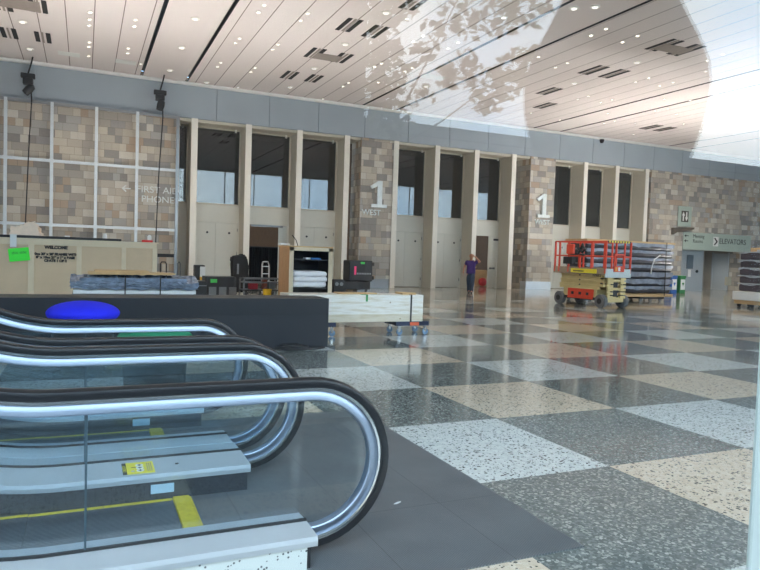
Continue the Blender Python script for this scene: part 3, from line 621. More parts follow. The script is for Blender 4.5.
M_CASE = mat('black_case', (28, 28, 33), 0.45); M_GRN = mat('green_tape', (70, 200, 90), 0.5); M_NEON = mat('neon_green_paper', (60, 235, 62), 0.6, var=0.02)
M_STRAP = mat('black_strap', (30, 30, 30), 0.5); M_DOLLY = mat('dolly_navy', (26, 38, 66), 0.6); M_RUBW = mat('grey_wheel', (104, 104, 106), 0.7, var=0.08, scale=12)
# long dark block behind the escalators
b = tag(MB().box(-4.6, 3.78, 10.45, 11.2, 0.0, 0.82, bev=0.008).build('counter_block', M_NAVY), 'long dark blue black block standing on the floor behind the escalators', 'counter')
# cable coil at its foot
q = MB(); pts = []
for k in range(90):
    a = k*0.42; r = 0.13+0.03*math.sin(k*0.9); pts.append((3.08+r*1.35*math.cos(a)+0.06*math.sin(k*0.13), 10.15+r*0.7*math.sin(a), 0.02+0.0009*k))
pts += [(3.35, 10.12, 0.03), (3.5, 10.2, 0.013), (3.66, 10.3, 0.013), (3.6, 10.39, 0.013), (3.4, 10.40, 0.013), (3.2, 10.36, 0.013), (2.8, 10.3, 0.013), (2.62, 10.28, 0.013)]
tag(q.tube(pts, 0.019, 6).build('cable', M_BLACK, None, True), 'black cable coiled on the floor before the dark block', 'cable')
# round padded stools
c = at_z(83.5, 311, 0.70); c = EYE+(c-EYE)*1.0
def pouf(name, lb, px, py, zc, r, hh, m, sq=1.0):
    p = at_z(px, py, zc); t = thing(name, lb, 'stool', (p.x, p.y, 0))
    prof = [(0.02, zc-hh)]+[(r*math.cos(a)**(1.0/sq) if math.cos(a) > 0 else 0, zc+hh*math.sin(a)) for a in [-math.pi/2+math.pi*i/18 for i in range(1, 18)]]+[(0.02, zc+hh)]
    MB().lathe(prof, (p.x, p.y, 0), 40).build('cushion', m, t, True)
    MB().lathe([(r*0.72, 0.06), (r*0.8, 0.08), (r*0.86, zc-hh*0.6), (r*0.7, zc-hh*0.3)], (p.x, p.y, 0), 32).build('base', M_BLACK, t, True)
    MB().lathe([(r*0.6, 0.0), (r*0.6, 0.07)], (p.x, p.y, 0), 28).build('plinth', M_BLACK, t)
    return t, p
pouf('padded_stool', 'bright blue round padded stool before the dark block', 83.5, 313, 0.70, 0.445, 0.16, M_BLUE, 1.0)
t, p = pouf('padded_stool', 'green round padded stool behind the further escalator', 155.5, 339.0, 0.62, 0.385, 0.115, M_GREEN, 2.2)
for dx in (-0.2, 0.17): MB().box(p.x+dx-0.05, p.x+dx+0.05, p.y+0.05, p.y+0.12, 0.70, 0.755, bev=0.01).build('clip', M_BLACK, t)

# painted plywood crate, long
CY = 17.2
def cx_(px, y=CY): return at_y(px, 265, y).x
def cz_(px, py, y=CY): return at_y(px, py, y).z
t = thing('plywood_crate', 'long beige painted plywood crate with stencilled text by the stone wall', 'crate', (-1.2, CY, 0))
cl, cr_, ct = -4.2, cx_(156.5), 1.68
MB().box(cl, cr_, CY+0.03, CY+1.25, 0.14, ct-0.03).build('body', M_PLY, t)
for px0, px1 in ((-40, -34), (28, 34), (76.5, 81.5), (121.5, 126), (152.5, 157)): MB().box(cx_(px0), cx_(px1), CY, CY+0.03, 0.14, ct-0.13).build('batten', M_PLYL, t)
MB().box(cl, cr_, CY-0.004, CY+0.03, ct-0.13, ct).build('rail', M_PLYL, t); MB().box(cl, cr_, CY-0.004, CY+0.03, 0.14, 0.28).build('rail', M_PLYL, t)
MB().box(cl-0.03, cr_+0.04, CY-0.02, CY+1.28, ct-0.005, ct+0.02).build('lid', M_PLYL, t)
for k in range(5): MB().box(cl+0.1+1.38*k, cl+0.25+1.38*k, CY+0.05, CY+1.2, 0, 0.14).build('skid', M_PINE, t)
xm = cx_(54.5)
text('WELCOME', 'stencil', M_INK, t, 0.1, (xm+0.03, CY+0.024, cz_(54, 247.6)), ext=0.006, bold=0.006)
text('10ea 20\' x 20\' FRAMES WITH\n8" x 10ea 21" x 1" x BASE\nCRATE 1 OF 2', 'stencil', M_INK, t, 0.077, (xm+0.02, CY+0.024, cz_(54, 257.6)), ext=0.006, bold=0.006)
n = tag(MB().box(-0.21, 0.21, -0.003, 0.003, -0.15, 0.15).build('paper_note', M_NEON, M=Matrix.Translation((cx_(19), CY-0.01, cz_(19, 254.5))) @ Matrix.Rotation(-0.12, 4, 'Y')), 'neon green paper note stuck on the beige plywood crate', 'note')
text('this side', 'handwriting', mat('note_ink', (30, 120, 50), 0.6), n, 0.09, (cx_(19), CY-0.014, cz_(19, 252.6)), ry=0.12, ext=0.001)
# what lies on the crate
T0 = ct+0.021
q = MB(); rd = random.Random(3)
pr = [(10, 231), (13, 227), (20, 225.5), (26, 223), (33, 221.5), (37, 224), (41, 232), (43, 236)]
prof = [(at_y(a, b_, CY+0.25).x, max(T0+0.02, at_y(a, b_, CY+0.25).z)) for a, b_ in pr]
prof = [(prof[0][0]-0.03, T0)]+prof+[(prof[-1][0]+0.03, T0)]
q.prism(prof, CY+0.1, CY+0.55, 'y'); 
bmesh.ops.subdivide_edges(q.bm, edges=q.bm.edges[:], cuts=2, use_grid_fill=True); q.rough(0.035, 5)
for v in q.bm.verts: v.co.z = max(v.co.z, T0+0.002)
t2 = tag(q.build('crumpled_cloth', mat('pale_pink_cloth', (246, 222, 200), 0.75, var=0.05, scale=10), None, True), 'crumpled pale cloth heaped on top of the plywood crate', 'cloth')
q = MB(); x0, x1 = cx_(10), cx_(16.5); z0, z1 = cz_(13, 247), T0+0.073
q.box(x0, x1, CY-0.035, CY-0.026, z0, z1); q.box(x0, x1, CY-0.035, CY+0.2, T0+0.066, T0+0.073); q.build('hanging_end', M_WHT, t2)
def onc(px, py, dy): pp = at_y(px, py, CY+dy); return pp
tag(MB().box(cx_(-30), cx_(76), CY+0.0, CY+0.055, T0, T0+0.06, bev=0.008).build('long_bar', M_BLACK), 'long black bar lying along the front top edge of the plywood crate', 'bar')
lid = thing('folding_tent_frame', 'black folded frame of bars lying on the plywood crate beside the cloth', 'frame', (0.2, CY+0.6, T0))
for (a, b2, y_, r_) in ((47, 80, 0.66, 0.028), (62, 121, 0.74, 0.03), (76, 118, 0.3, 0.03)):
    xa, xb_ = cx_(a, CY+y_), cx_(b2, CY+y_); MB().box(xa, xb_, CY+y_-0.03, CY+y_+0.03, T0, T0+r_*2, bev=0.008).build('bar', M_BLACK, lid)
MB().box(cx_(64), cx_(69), CY+0.26, CY+0.75, T0+0.06, T0+0.09).build('tie', M_WHT, lid)
c = cx_(105, CY+0.6); tag(MB().lathe([(0.05, T0), (0.05, T0+0.14), (0.035, T0+0.16), (0.035, T0+0.19)], (c, CY+0.95, 0), 14).build('small_bottle', M_WHT), 'small white bottle standing on the plywood crate', 'bottle')
for nm, px, lb in (('red_strap', 4, 'red folded strap on the crate beside the pale cloth'), ('red_strap', 147.5, 'red folded strap at the far end of the plywood crate')):
    x_ = cx_(px, CY+0.5); tag(MB().box(x_-0.13, x_+0.13, CY+0.6, CY+0.8, T0, T0+0.06, bev=0.015).build(nm, M_RED), lb, 'strap')
c = cx_(149, CY+1.05); tag(MB().lathe([(0.04, T0), (0.05, T0+0.05), (0.05, T0+0.16), (0.02, T0+0.2)], (c, CY+1.05, 0), 12).build('spray_bottle', M_WHT), 'small pale bottle at the end of the crate by the red strap', 'bottle')

# wrapped stack of flat panels on a pallet, between crate and dark block
SY = 13.3
def sx_(px, y=SY): return at_y(px, 285, y).x
t = thing('wrapped_panel_stack', 'film wrapped stack of flat white panels with cardboard on top', 'stack', (1.1, SY+0.5, 0))
l0, l1 = sx_(72), sx_(196)
for k in range(3): MB().box(l0+0.05, l1-0.05, SY+0.08+0.4*k, SY+0.2+0.4*k, 0, 0.11).build('pallet_runner', M_PINE, t)
MB().box(l0+0.02, l1-0.02, SY+0.02, SY+1.1, 0.11, 0.15).build('pallet_deck', M_PINE, t)
zz = 0.15; zt = at_y(130, 277, SY).z; rd = random.Random(11)
N = 11; h = (zt-zz-0.02)/N
for k in range(N):
    jx = rd.uniform(-0.05, 0.05); a = l0+max(0, jx) + (0.12 if k > 8 else 0); b_ = l1-max(0, -jx)-(0.14 if k > 8 else 0)
    mb = MB(); mb.box(a, b_, SY+rd.uniform(0, 0.04), SY+1.08, zz+k*h+0.003, zz+(k+1)*h-0.003); mb.build('panel', M_WHT if k % 4 != 2 else M_FILM, t)
q = MB(); nx, nz = 40, 8
for side in (0,):
    V = [[q.bm.verts.new((l0-0.03+(l1-l0+0.06)*i/nx+rd.uniform(-0.02, 0.02), SY-0.045+rd.uniform(-0.022, 0.022), zt-0.23+0.13*j/nz+(0.02*math.sin(i*0.8) if j in (0, nz) else 0))) for i in range(nx+1)] for j in range(nz+1)]
    V.append([q.bm.verts.new((l0-0.03+(l1-l0+0.06)*i/nx, SY+0.5+rd.uniform(-0.3, 0.1), zt+0.015+rd.uniform(0, 0.02))) for i in range(nx+1)])
    for A, B in zip(V, V[1:]):
        for i in range(nx): q.face([A[i], A[i+1], B[i+1], B[i]])
q.build('wrap_film', M_FILM, t, False)
MB().box(sx_(88), sx_(176), SY+0.1, SY+0.9, zt+0.04, zt+0.075).rough(0.012, 2).build('cardboard_sheet', M_CARD, t)
MB().box(sx_(95), sx_(150), SY+0.15, SY+0.95, zt+0.075, zt+0.10).rough(0.012, 3).build('cardboard_sheet', M_CARD, t)
for px in (125, 160): MB().box(sx_(px)-0.012, sx_(px)+0.012, SY-0.075, SY-0.068, 0.2, zt+0.03).build('strap', M_STRAP, t)

# black gear between the crate and the doorway
GYY = 22.5
def g(px, py, y=GYY): return at_y(px, py, y)
def gbox(name, lb, cat, px0, px1, py0, y, dep, m, grp=None, z0=0.0, bev=0.02):
    a, b_ = g(px0, py0, y), g(px1, py0, y); t_ = thing(name, lb, cat, ((a.x+b_.x)/2, y+dep/2, z0), 0, grp)
    MB().box(a.x, b_.x, y, y+dep, z0, a.z, bev=bev).build('body', m, t_); return t_, a, b_
t, a, b_ = gbox('flight_case', 'low black road case with a green tag beside the yellow box', 'case', 206, 236, 276.5, 22.0, 0.8, M_CASE)
MB().box(a.x+0.15, a.x+0.36, 21.985, 22.0, a.z-0.2, a.z-0.08).build('green_tag', M_GRN, t)
for k in range(3): MB().box(a.x+0.1+0.33*k, a.x+0.34+0.33*k, 21.98, 22.0, a.z-0.62, a.z-0.34).build('catch_plate', M_STEEL, t)
for k in (0, 1):
    MB().box(a.x-0.01+(b_.x-a.x-0.05)*k, a.x+0.06+(b_.x-a.x-0.05)*k, 21.985, 22.1, 0.02, a.z-0.02).build('corner_trim', M_CHAR, t)
t, a, b_ = gbox('flight_case', 'flat black road case in front of the yellow and white box', 'case', 193, 207, 281, 21.6, 0.7, M_CASE)
MB().box(a.x, b_.x, 21.585, 21.6, a.z-0.16, a.z-0.13).build('edge_trim', M_STEEL, t)
t, a, b_ = gbox('upright_box', 'upright black box with white and yellow side by the door', 'box', 195.5, 205, 265, 24.0, 0.5, M_BLACK)
xx0, xx1 = g(200, 270, 24).x, g(205, 270, 24).x
MB().box(xx0, xx1+0.01, 23.98, 24.0, a.z-0.42, a.z-0.05).build('white_side', M_WHT, t); MB().box(xx0, xx1+0.01, 23.98, 24.0, 0.2, a.z-0.42).build('yellow_side', mat('amber_yellow', (232, 172, 40), 0.5), t)
# covered machine: a black hood with rounded shoulders
a, b_ = g(232.5, 255, 23.0), g(249, 255, 23.0)
t = thing('covered_machine', 'black covered upright machine standing before the shut door', 'machine', ((a.x+b_.x)/2, 23.3, 0)); xm = (a.x+b_.x)/2; hw = (b_.x-a.x)/2
def P(u, z): return (xm+u*hw, z)
zt = a.z
q = MB(); q.prism([P(-0.75, 0.1), P(1.05, 0.1), P(1.0, zt-0.35), P(0.85, zt-0.1), P(0.4, zt+0.06), P(0.05, zt+0.04), P(-0.2, zt-0.05), P(-0.85, zt-0.03), P(-1.0, zt-0.12), P(-0.98, zt-0.25), P(-0.78, zt-0.3)], 23.0, 23.5)
bmesh.ops.bevel(q.bm, geom=q.bm.edges[:], offset=0.04, segments=2, affect='EDGES'); q.build('cover', mat('black_fabric', (22, 22, 25), 0.85, var=0.2, scale=20), t, True)
MB().box(xm-0.12, xm-0.06, 22.97, 23.0, zt-0.66, zt-0.3).build('zip', M_STEEL, t)
for s_ in (-0.6, 0.8): MB().cyl((xm+s_*hw, 23.02, 0.07), (xm+s_*hw, 23.1, 0.07), 0.07).build('wheel', M_BLACK, t)
MB().tube([(xm-0.75*hw, 22.99, zt-0.75), (xm-1.0*hw, 22.93, zt-0.9), (xm-1.2*hw, 22.9, zt-1.02)], 0.02).build('strap', M_BLACK, t)
# metal cart
a, b_ = g(243.5, 278, 20.5), g(281, 278, 20.5); zc = a.z; x0, x1 = a.x, b_.x
t = thing('utility_cart', 'grey metal two shelf cart with rails before the dark doorway', 'cart', ((x0+x1)/2, 20.8, 0))
for z_ in (zc, 0.35, zc-0.12):
    q = MB()
    for yy in (20.5, 21.1): q.box(x0, x1, yy, yy+0.04, z_-0.04, z_)
    for xx in (x0, x1-0.04): q.box(xx, xx+0.04, 20.5, 21.14, z_-0.04, z_)
    q.build('rail', M_STEEL, t)
MB().box(x0, x1, 20.5, 21.14, 0.31, 0.34).build('shelf', M_CHAR, t)
for xx in (x0, x1-0.045):
    for yy in (20.5, 21.1):
        p_ = MB().box(xx, xx+0.045, yy, yy+0.045, 0.14, zc).build('post', M_STEEL, t); MB().cyl((xx+0.0, yy+0.02, 0.07), (xx+0.045, yy+0.02, 0.07), 0.07).build('caster', M_BLACK, p_)
def oncart(nm, lb, cat, px, py, w, h_, m, z=0.34, y=20.65):
    x_ = g(px, py, y).x; return tag(MB().box(x_-w/2, x_+w/2, y, y+0.3, z, z+h_, bev=0.02).build(nm, m), lb, cat)
oncart('tool_bag', 'red bag on the lower shelf of the metal cart', 'bag', 254, 286, 0.26, 0.22, mat('dark_red', (150, 26, 40), 0.6), 0.35)
oncart('tool_case', 'grey tool case on the lower shelf of the metal cart', 'case', 272, 286, 0.2, 0.26, M_STEEL, 0.35)
oncart('small_box', 'small brown box between the red bag and grey case on the cart', 'box', 265.5, 285, 0.12, 0.34, mat('brown_box', (120, 60, 46), 0.6), 0.35)
x_ = g(268, 290, 19.6).x; q = thing('warning_bucket', 'yellow bucket on the floor in front of the metal cart', 'bucket', (x_, 19.7, 0)); MB().lathe([(0.11, 0), (0.13, 0.38), (0.14, 0.39), (0.14, 0.42), (0.125, 0.42), (0.11, 0.06)], (x_, 19.7, 0), 18).build('pail', mat('bucket_yellow', (236, 186, 20), 0.45), q); MB().tube([(x_-0.135, 19.7, 0.38), (x_-0.1, 19.65, 0.47), (x_, 19.63, 0.5), (x_+0.1, 19.65, 0.47), (x_+0.135, 19.7, 0.38)], 0.006).build('handle', M_STEEL, q)
# hand truck behind the cart
x_ = g(266, 275, 22.0).x; zt = g(266, 262, 22.0).z
t = thing('hand_truck', 'silver hand truck leaning behind the metal cart', 'hand truck', (x_, 22.2, 0))
MB().tube([(x_-0.13, 22.0, 0.12), (x_-0.07, 22.3, zt-0.1), (x_-0.02, 22.34, zt), (x_+0.14, 22.34, zt), (x_+0.17, 22.3, zt-0.1), (x_+0.11, 22.0, 0.12)], 0.028).build('frame', M_ALUB, t)
for k in range(4): MB().cyl((x_-0.12+0.015*k, 22.05+0.07*k, 0.3+0.25*k), (x_+0.12+0.015*k, 22.05+0.07*k, 0.3+0.25*k), 0.015).build('rung', M_ALU, t)
MB().box(x_-0.18, x_+0.16, 21.75, 22.02, 0.01, 0.03).build('toe_plate', M_ALU, t)
for s_ in (-1, 1): MB().cyl((x_+s_*0.18, 22.08, 0.11), (x_+s_*0.23, 22.08, 0.11), 0.11).build('wheel', M_BLACK, t)
# dark drape rack standing inside the open doorway
t = thing('curtain_rack', 'rack of black drapes standing inside the open doorway', 'rack', (7.9, 31.5, 0))
q = MB(); zt = at_y(270, 248, 31.5).z
n_ = 60; A = []; B = []
for i in range(n_+1):
    xx = 6.7+2.1*i/n_; yy = 31.5+0.07*math.sin(i*1.9); A.append(q.bm.verts.new((xx, yy, 0.06))); B.append(q.bm.verts.new((xx, yy, zt)))
for i in range(n_): q.face([A[i], A[i+1], B[i+1], B[i]])
q.build('drape', mat('black_drape', (36, 34, 36), 0.9, var=0.15), t)
MB().cyl((6.6, 31.5, zt+0.03), (8.9, 31.5, zt+0.03), 0.03).build('rail', M_CHAR, t)
for xx in (6.62, 8.88): MB().cyl((xx, 31.5, 0), (xx, 31.5, zt+0.03), 0.03).build('post', M_CHAR, t)

# open crate with folded linens
OY = 18.0
xa, xb_, xs = at_y(289, 270, OY).x, at_y(332, 270, OY).x, at_y(281, 270, OY+0.9).x
zt = at_y(310, 247.5, OY).z
t = thing('open_crate', 'open fronted pine crate with black lining holding folded white linens', 'crate', ((xa+xb_)/2, OY+0.5, 0))
MB().box(xa, xa+0.05, OY, OY+1.1, 0.12, zt).build('side_panel', M_PINEZ, t); MB().box(xb_-0.05, xb_, OY, OY+1.1, 0.12, zt).build('side_panel', M_PINEZ, t)
MB().box(xa-0.02, xb_+0.02, OY-0.01, OY+1.12, zt, zt+0.035).build('top_panel', M_PINE, t); MB().box(xa, xb_, OY+1.06, OY+1.1, 0.12, zt).build('back_panel', M_CASE, t)
MB().box(xa, xb_, OY, OY+1.1, 0.12, 0.17).build('bottom_panel', M_PINE, t)
q = MB(); q.box(xa, xa+0.12, OY-0.03, OY, 0.12, zt); q.box(xb_-0.12, xb_, OY-0.03, OY, 0.12, zt); q.box(xa, xb_, OY-0.03, OY, zt-0.1, zt); q.build('front_frame', M_PLYL, t)
q = MB(); q.box(xa+0.06, xa+0.07, OY+0.02, OY+1.05, 0.17, zt-0.02); q.box(xb_-0.07, xb_-0.06, OY+0.02, OY+1.05, 0.17, zt-0.02); q.box(xa+0.06, xb_-0.06, OY+0.02, OY+1.05, zt-0.03, zt-0.02); q.build('black_lining', M_CASE, t)
zsh = at_y(310, 259.5, OY+0.2).z; MB().box(xa+0.07, xb_-0.07, OY+0.15, OY+1.05, zsh-0.03, zsh).build('shelf', M_CASE, t)
zs2 = at_y(310, 287.5, OY).z; MB().box(xa+0.07, xb_-0.07, OY+0.02, OY+1.05, zs2-0.04, zs2).build('shelf', M_CASE, t)
for k in range(4): MB().box(xa+0.05+0.33*k, xa+0.2+0.33*k, OY, OY+1.1, 0, 0.12).build('skid', M_PINE, t)
for k, (m_, w_) in enumerate(((M_WHT, 0.16), (mat('blue_box', (40, 110, 180), 0.5), 0.30))):
    x_ = [at_y(308, 258, OY+0.2).x, at_y(316, 258, OY+0.2).x][k]; tag(MB().box(x_-w_/2, x_+w_/2, OY+0.2, OY+0.4, zsh+0.001, zsh+0.055, bev=0.01).build('packet', m_), ['small white packet on the crate shelf above the linens', 'flat blue packet on the crate shelf above the linens'][k], 'packet')
zl = zs2; rd = random.Random(5)
for k in range(3):
    zh = (at_y(310, 271, OY).z-zs2)/3
    q = MB(); q.box(xa+0.13, xb_-0.13, OY+0.02, OY+0.9, zl+0.002, zl+zh-0.002, bev=zh*0.38, seg=4)
    bmesh.ops.subdivide_edges(q.bm, edges=[e_ for e_ in q.bm.edges if e_.calc_length() > 0.25], cuts=6); 
    for v in q.bm.verts:
        v.co.x += 0.02*math.sin(v.co.y*9+k*2)+rd.uniform(-0.006, 0.006); v.co.y += rd.uniform(-0.006, 0.006)
        v.co.z = min(max(v.co.z+0.010*math.sin(v.co.x*11+k*1.7), zl+0.001), zl+zh-0.001)
    o = q.build('folded_linen', M_LINEN, None, True); tag(o, ['white folded linen at the bottom of the crate stack', 'white folded linen in the middle of the crate stack', 'white folded linen topmost of the crate stack'][k], 'linen', 'folded linens in the open crate'); zl += zh
p = at_y(298, 241, OY+0.3); q = MB(); q.tube([(p.x, OY+0.3, zt+0.036), (p.x-0.05, OY+0.32, zt+0.2), (p.x-0.16, OY+0.36, zt+0.34)], [0.012, 0.012, 0.016]); tag(q.build('marker_pen', M_BLACK), 'thin black stick standing on top of the open crate', 'stick')
p = at_y(285, 246, OY+0.3); tag(MB().box(p.x-0.16, p.x+0.12, OY+0.2, OY+0.5, zt+0.036, zt+0.1, bev=0.02).build('glove', M_WHT), 'small pale packet on top of the open crate', 'packet')

# black moulded road cases by the pier
KY = 25.8
a, b_ = at_y(349.5, 262, KY), at_y(373, 262, KY); za, zb = at_y(360, 260.5, KY).z, at_y(360, 281.5, KY).z
t = thing('road_case', 'black moulded case with pink bar standing on the lower case', 'case', ((a.x+b_.x)/2, KY+0.4, zb))
MB().box(a.x, b_.x, KY, KY+0.75, zb, za, bev=0.05, seg=3).build('shell', M_CASE, t)
for zz in (za-0.14, zb+0.16): MB().box(b_.x-0.02, b_.x+0.07, KY-0.01, KY+0.2, zz-0.08, zz+0.08, bev=0.02).build('latch', M_BLACK, t)
p = at_y(362.8, 263, KY); MB().box(p.x-0.09, p.x+0.09, KY-0.012, KY, p.z-0.045, p.z+0.045).build('green_tag', M_GRN, t)
p = at_y(355.2, 270.8, KY); MB().box(p.x-0.045, p.x+0.045, KY-0.01, KY, p.z-0.17, p.z+0.19).build('pink_bar', mat('hot_pink', (232, 60, 120), 0.5), t)
q = MB()
for k in range(9): q.box(p.x+0.08+0.075*k, p.x+0.13+0.075*k, KY-0.008, KY, p.z-0.15, p.z-0.08)
q.build('lettering', mat('grey_print', (150, 150, 156), 0.5), t)
a2, b2 = at_y(342, 282, KY), at_y(370, 282, KY)
t = thing('road_case', 'lower black case under the pink barred one by the pier', 'case', ((a2.x+b2.x)/2, KY+0.4, 0)); MB().box(a2.x, b2.x, KY-0.05, KY+0.8, 0.08, zb-0.001, bev=0.03).build('shell', M_CASE, t)
for s_ in (a2.x+0.15, b2.x-0.15): MB().cyl((s_, KY+0.02, 0.05), (s_, KY+0.09, 0.05), 0.05).build('caster', M_BLACK, t)
a3, b3 = at_y(334, 279.5, KY-0.9), at_y(344.5, 279.5, KY-0.9)
t = thing('speaker_box', 'small black twin speaker box beside the pier cases', 'case', ((a3.x+b3.x)/2, KY-0.7, 0)); MB().box(a3.x, b3.x, KY-0.9, KY-0.4, 0, a3.z, bev=0.02).build('cabinet', M_BLACK, t)
for fx_ in (0.28, 0.72): xx = a3.x+(b3.x-a3.x)*fx_; MB().cyl((xx, KY-0.92, a3.z-0.18), (xx, KY-0.9, a3.z-0.18), 0.075).build('cone', M_STEEL, t)

# long white crate on two dollies
BY = 11.72
zb, zt = 0.27, 0.80; x0, x1 = 3.45, at_y(423, 310, BY).x
t = thing('long_crate', 'long white wrapped timber crate resting on blue dollies', 'crate', ((x0+x1)/2, BY+0.3, zb))
WT = NT('whitewashed_pine'); tc = WT.n('ShaderNodeTexCoord'); sp = WT.n('ShaderNodeSeparateXYZ'); WT.l(tc.outputs['Object'], sp.inputs[0])
nz = WT.n('ShaderNodeTexNoise'); nz.inputs['Scale'].default_value = 2.2; nz.inputs['Detail'].default_value = 7; WT.l(WT.vec(WT.math('MULTIPLY', sp.outputs[0], 1.0), WT.math('MULTIPLY', sp.outputs[1], 6.0), WT.math('MULTIPLY', sp.outputs[2], 9.0)), nz.inputs['Vector'])
vz = WT.n('ShaderNodeTexVoronoi'); vz.inputs['Scale'].default_value = 4.5; WT.l(tc.outputs['Object'], vz.inputs['Vector'])
cc = WT.ramp(nz.outputs[0], [(0.28, rgb(206, 192, 162)), (0.45, rgb(230, 222, 210)), (0.6, rgb(240, 236, 230)), (0.75, rgb(222, 214, 204))])
cc = WT.mix(WT.math('LESS_THAN', vz.outputs['Distance'], 0.07), cc, rgb(130, 100, 70))
low = WT.math('LESS_THAN', sp.outputs[2], 0.15); cc = WT.mix(WT.math('MULTIPLY', low, 0.45), cc, rgb(196, 176, 132)); WT.bsdf(cc, 0.4)
MB().box(x0, x1, BY, BY+0.62, zb, zt, bev=0.008).build('box', WT.m, t)
for xx, m_ in ((at_y(411.3, 300, BY).x, M_STRAP),):
    q = MB(); q.box(xx-0.018, xx+0.018, BY-0.006, BY, zb, zt+0.006); q.box(xx-0.018, xx+0.018, BY-0.006, BY+0.625, zt, zt+0.006); q.build('strap', m_, t)
xx = at_y(367, 295, BY).x; q = MB(); q.box(xx-0.02, xx+0.02, BY-0.006, BY, zt-0.13, zt+0.006); q.box(xx-0.1, xx+0.02, BY-0.006, BY+0.1, zt, zt+0.006); q.build('strap', mat('green_strap', (40, 140, 70), 0.5), t)
MB().box(xx-0.5, xx+0.3, BY+0.2, BY+0.5, zt, zt+0.02).rough(0.006, 4).build('top_board', M_PINE, t); MB().box(x1-0.42, x1-0.12, BY+0.1, BY+0.45, zt, zt+0.035).rough(0.01, 4).build('top_scrap', M_CARD, t)
def dolly(xc, yc, lb):
    d = thing('dolly', lb, 'dolly', (xc, yc, 0), 0, None)
    for yy in (-0.26, 0.20): MB().box(xc-0.37, xc+0.37, yc+yy, yc+yy+0.09, 0.185, 0.268).build('board', M_DOLLY, d)
    for xx in (-0.34, 0.25): MB().box(xc+xx, xc+xx+0.09, yc-0.17, yc+0.2, 0.185, 0.262).build('crosspiece', M_DOLLY, d)
    MB().box(xc-0.06, xc+0.14, yc-0.265, yc-0.26, 0.19, 0.255).build('orange_mark', mat('orange_mark', (226, 100, 60), 0.5), d)
    for xx in (-0.29, 0.29):
        for yy in (-0.215, 0.245):
            c_ = MB(); c_.box(xc+xx-0.03, xc+xx+0.03, yc+yy-0.025, yc+yy+0.025, 0.165, 0.185); c_.box(xc+xx-0.012, xc+xx+0.04, yc+yy-0.022, yc+yy-0.017, 0.06, 0.17); c_.box(xc+xx-0.012, xc+xx+0.04, yc+yy+0.017, yc+yy+0.022, 0.06, 0.17); cs = c_.build('caster', M_ALUB, d)
            MB().cyl((xc+xx+0.02, yc+yy-0.015, 0.062), (xc+xx+0.02, yc+yy+0.015, 0.062), 0.062, n=18).build('wheel', mat('blue_grey_wheel', (110, 140, 170), 0.5), cs)
    return d
dolly(6.03, 11.98, 'blue dolly with casters under the open end of the long white crate'); dolly(4.02, 11.98, 'blue dolly under the long white crate end behind the dark block')

# scissor lift ------------------------------------------------------------------
t = thing('scissor_lift', 'orange railed cream scissor lift parked on the terrazzo', 'lift', (16.6, 17.55, 0), math.radians(5.0))
# local frame: x across (0.0 .. 1.2), y along the machine (-0.3 .. 2.2), camera sees the low x side and the low y end
def L(mb, nm, m, par=None, smooth=False): return mb.build(nm, m, par or t, smooth, world=False)
L(MB().box(-0.35, 0.75, -0.1, 2.1, 0.24, 0.34), 'chassis', M_CHAR)
for nm, xx, yy in (('near', -0.42, 0.0), ('near', -0.42, 1.95), ('far', 0.62, 0.0), ('far', 0.62, 1.95)):
    q = MB(); q.cyl((xx, yy, 0.235), (xx+0.2, yy, 0.235), 0.235, n=28); bmesh.ops.bevel(q.bm, geom=[e_ for e_ in q.bm.edges if len(e_.link_faces) == 2 and any(len(f_.verts) > 6 for f_ in e_.link_faces)], offset=0.03, segments=2, affect='EDGES'); wh = L(q, 'wheel', M_RUBW)
    L(MB().cyl((xx-0.006, yy, 0.235), (xx+0.206, yy, 0.235), 0.10, n=16), 'hub', M_BLACK, wh)
L(MB().box(-0.36, -0.30, 0.35, 1.55, 0.26, 0.62, bev=0.02), 'side_tray', M_ORG)
for yy in (0.6, 0.95, 1.3): L(MB().box(-0.375, -0.36, yy-0.06, yy+0.06, 0.4, 0.5, bev=0.005), 'tray_mark', M_CHAR)
L(MB().box(-0.30, 0.70, 0.25, 1.8, 0.34, 0.62), 'power_pack', M_CRM); L(MB().box(-0.25, 0.62, 0.0, 1.98, 0.72, 1.12), 'arm_stack_core', M_CRM); L(MB().box(-0.36, -0.28, 0.1, 1.95, 0.62, 0.72), 'base_rail', M_CRM); L(MB().box(0.68, 0.76, 0.1, 1.95, 0.62, 0.72), 'base_rail', M_CRM)
for k in range(5):                                            # folded scissor arms: long beams one above the other, cross tubes at the ends
    z_ = 0.72+0.085*k
    for xx in (-0.33, 0.66):
        ins = 0.05*(k % 2); L(MB().box(xx+(ins if xx < 0 else -ins), xx+0.07+(ins if xx < 0 else -ins), -0.08+0.03*k, 2.0-0.02*k, z_+0.008, z_+0.077, bev=0.006), 'scissor_arm', M_CRM)
    L(MB().cyl((-0.36, 0.02 if k % 2 else 1.0, z_+0.042), (0.76, 0.02 if k % 2 else 1.0, z_+0.042), 0.024, n=10), 'pivot_pin', M_CHAR)
# end frame: ladder like pile of cross plates
for k in range(6):
    z_ = 0.34+0.125*k
    q = MB(); q.box(-0.24, 0.02, -0.20, -0.12, z_, z_+0.085); q.box(0.38, 0.64, -0.20, -0.12, z_, z_+0.085); L(q, 'end_bracket', M_CRM)
for z_ in (0.2, 0.62, 0.9): L(MB().box(-0.2, 0.6, -0.17, -0.09, z_, z_+(0.17 if z_ < 0.3 else 0.09), bev=0.02), 'cross_plate', M_CRM)
L(MB().box(0.05, 0.35, -0.1, -0.05, 0.4, 0.9), 'hydraulic_block', M_CHAR)
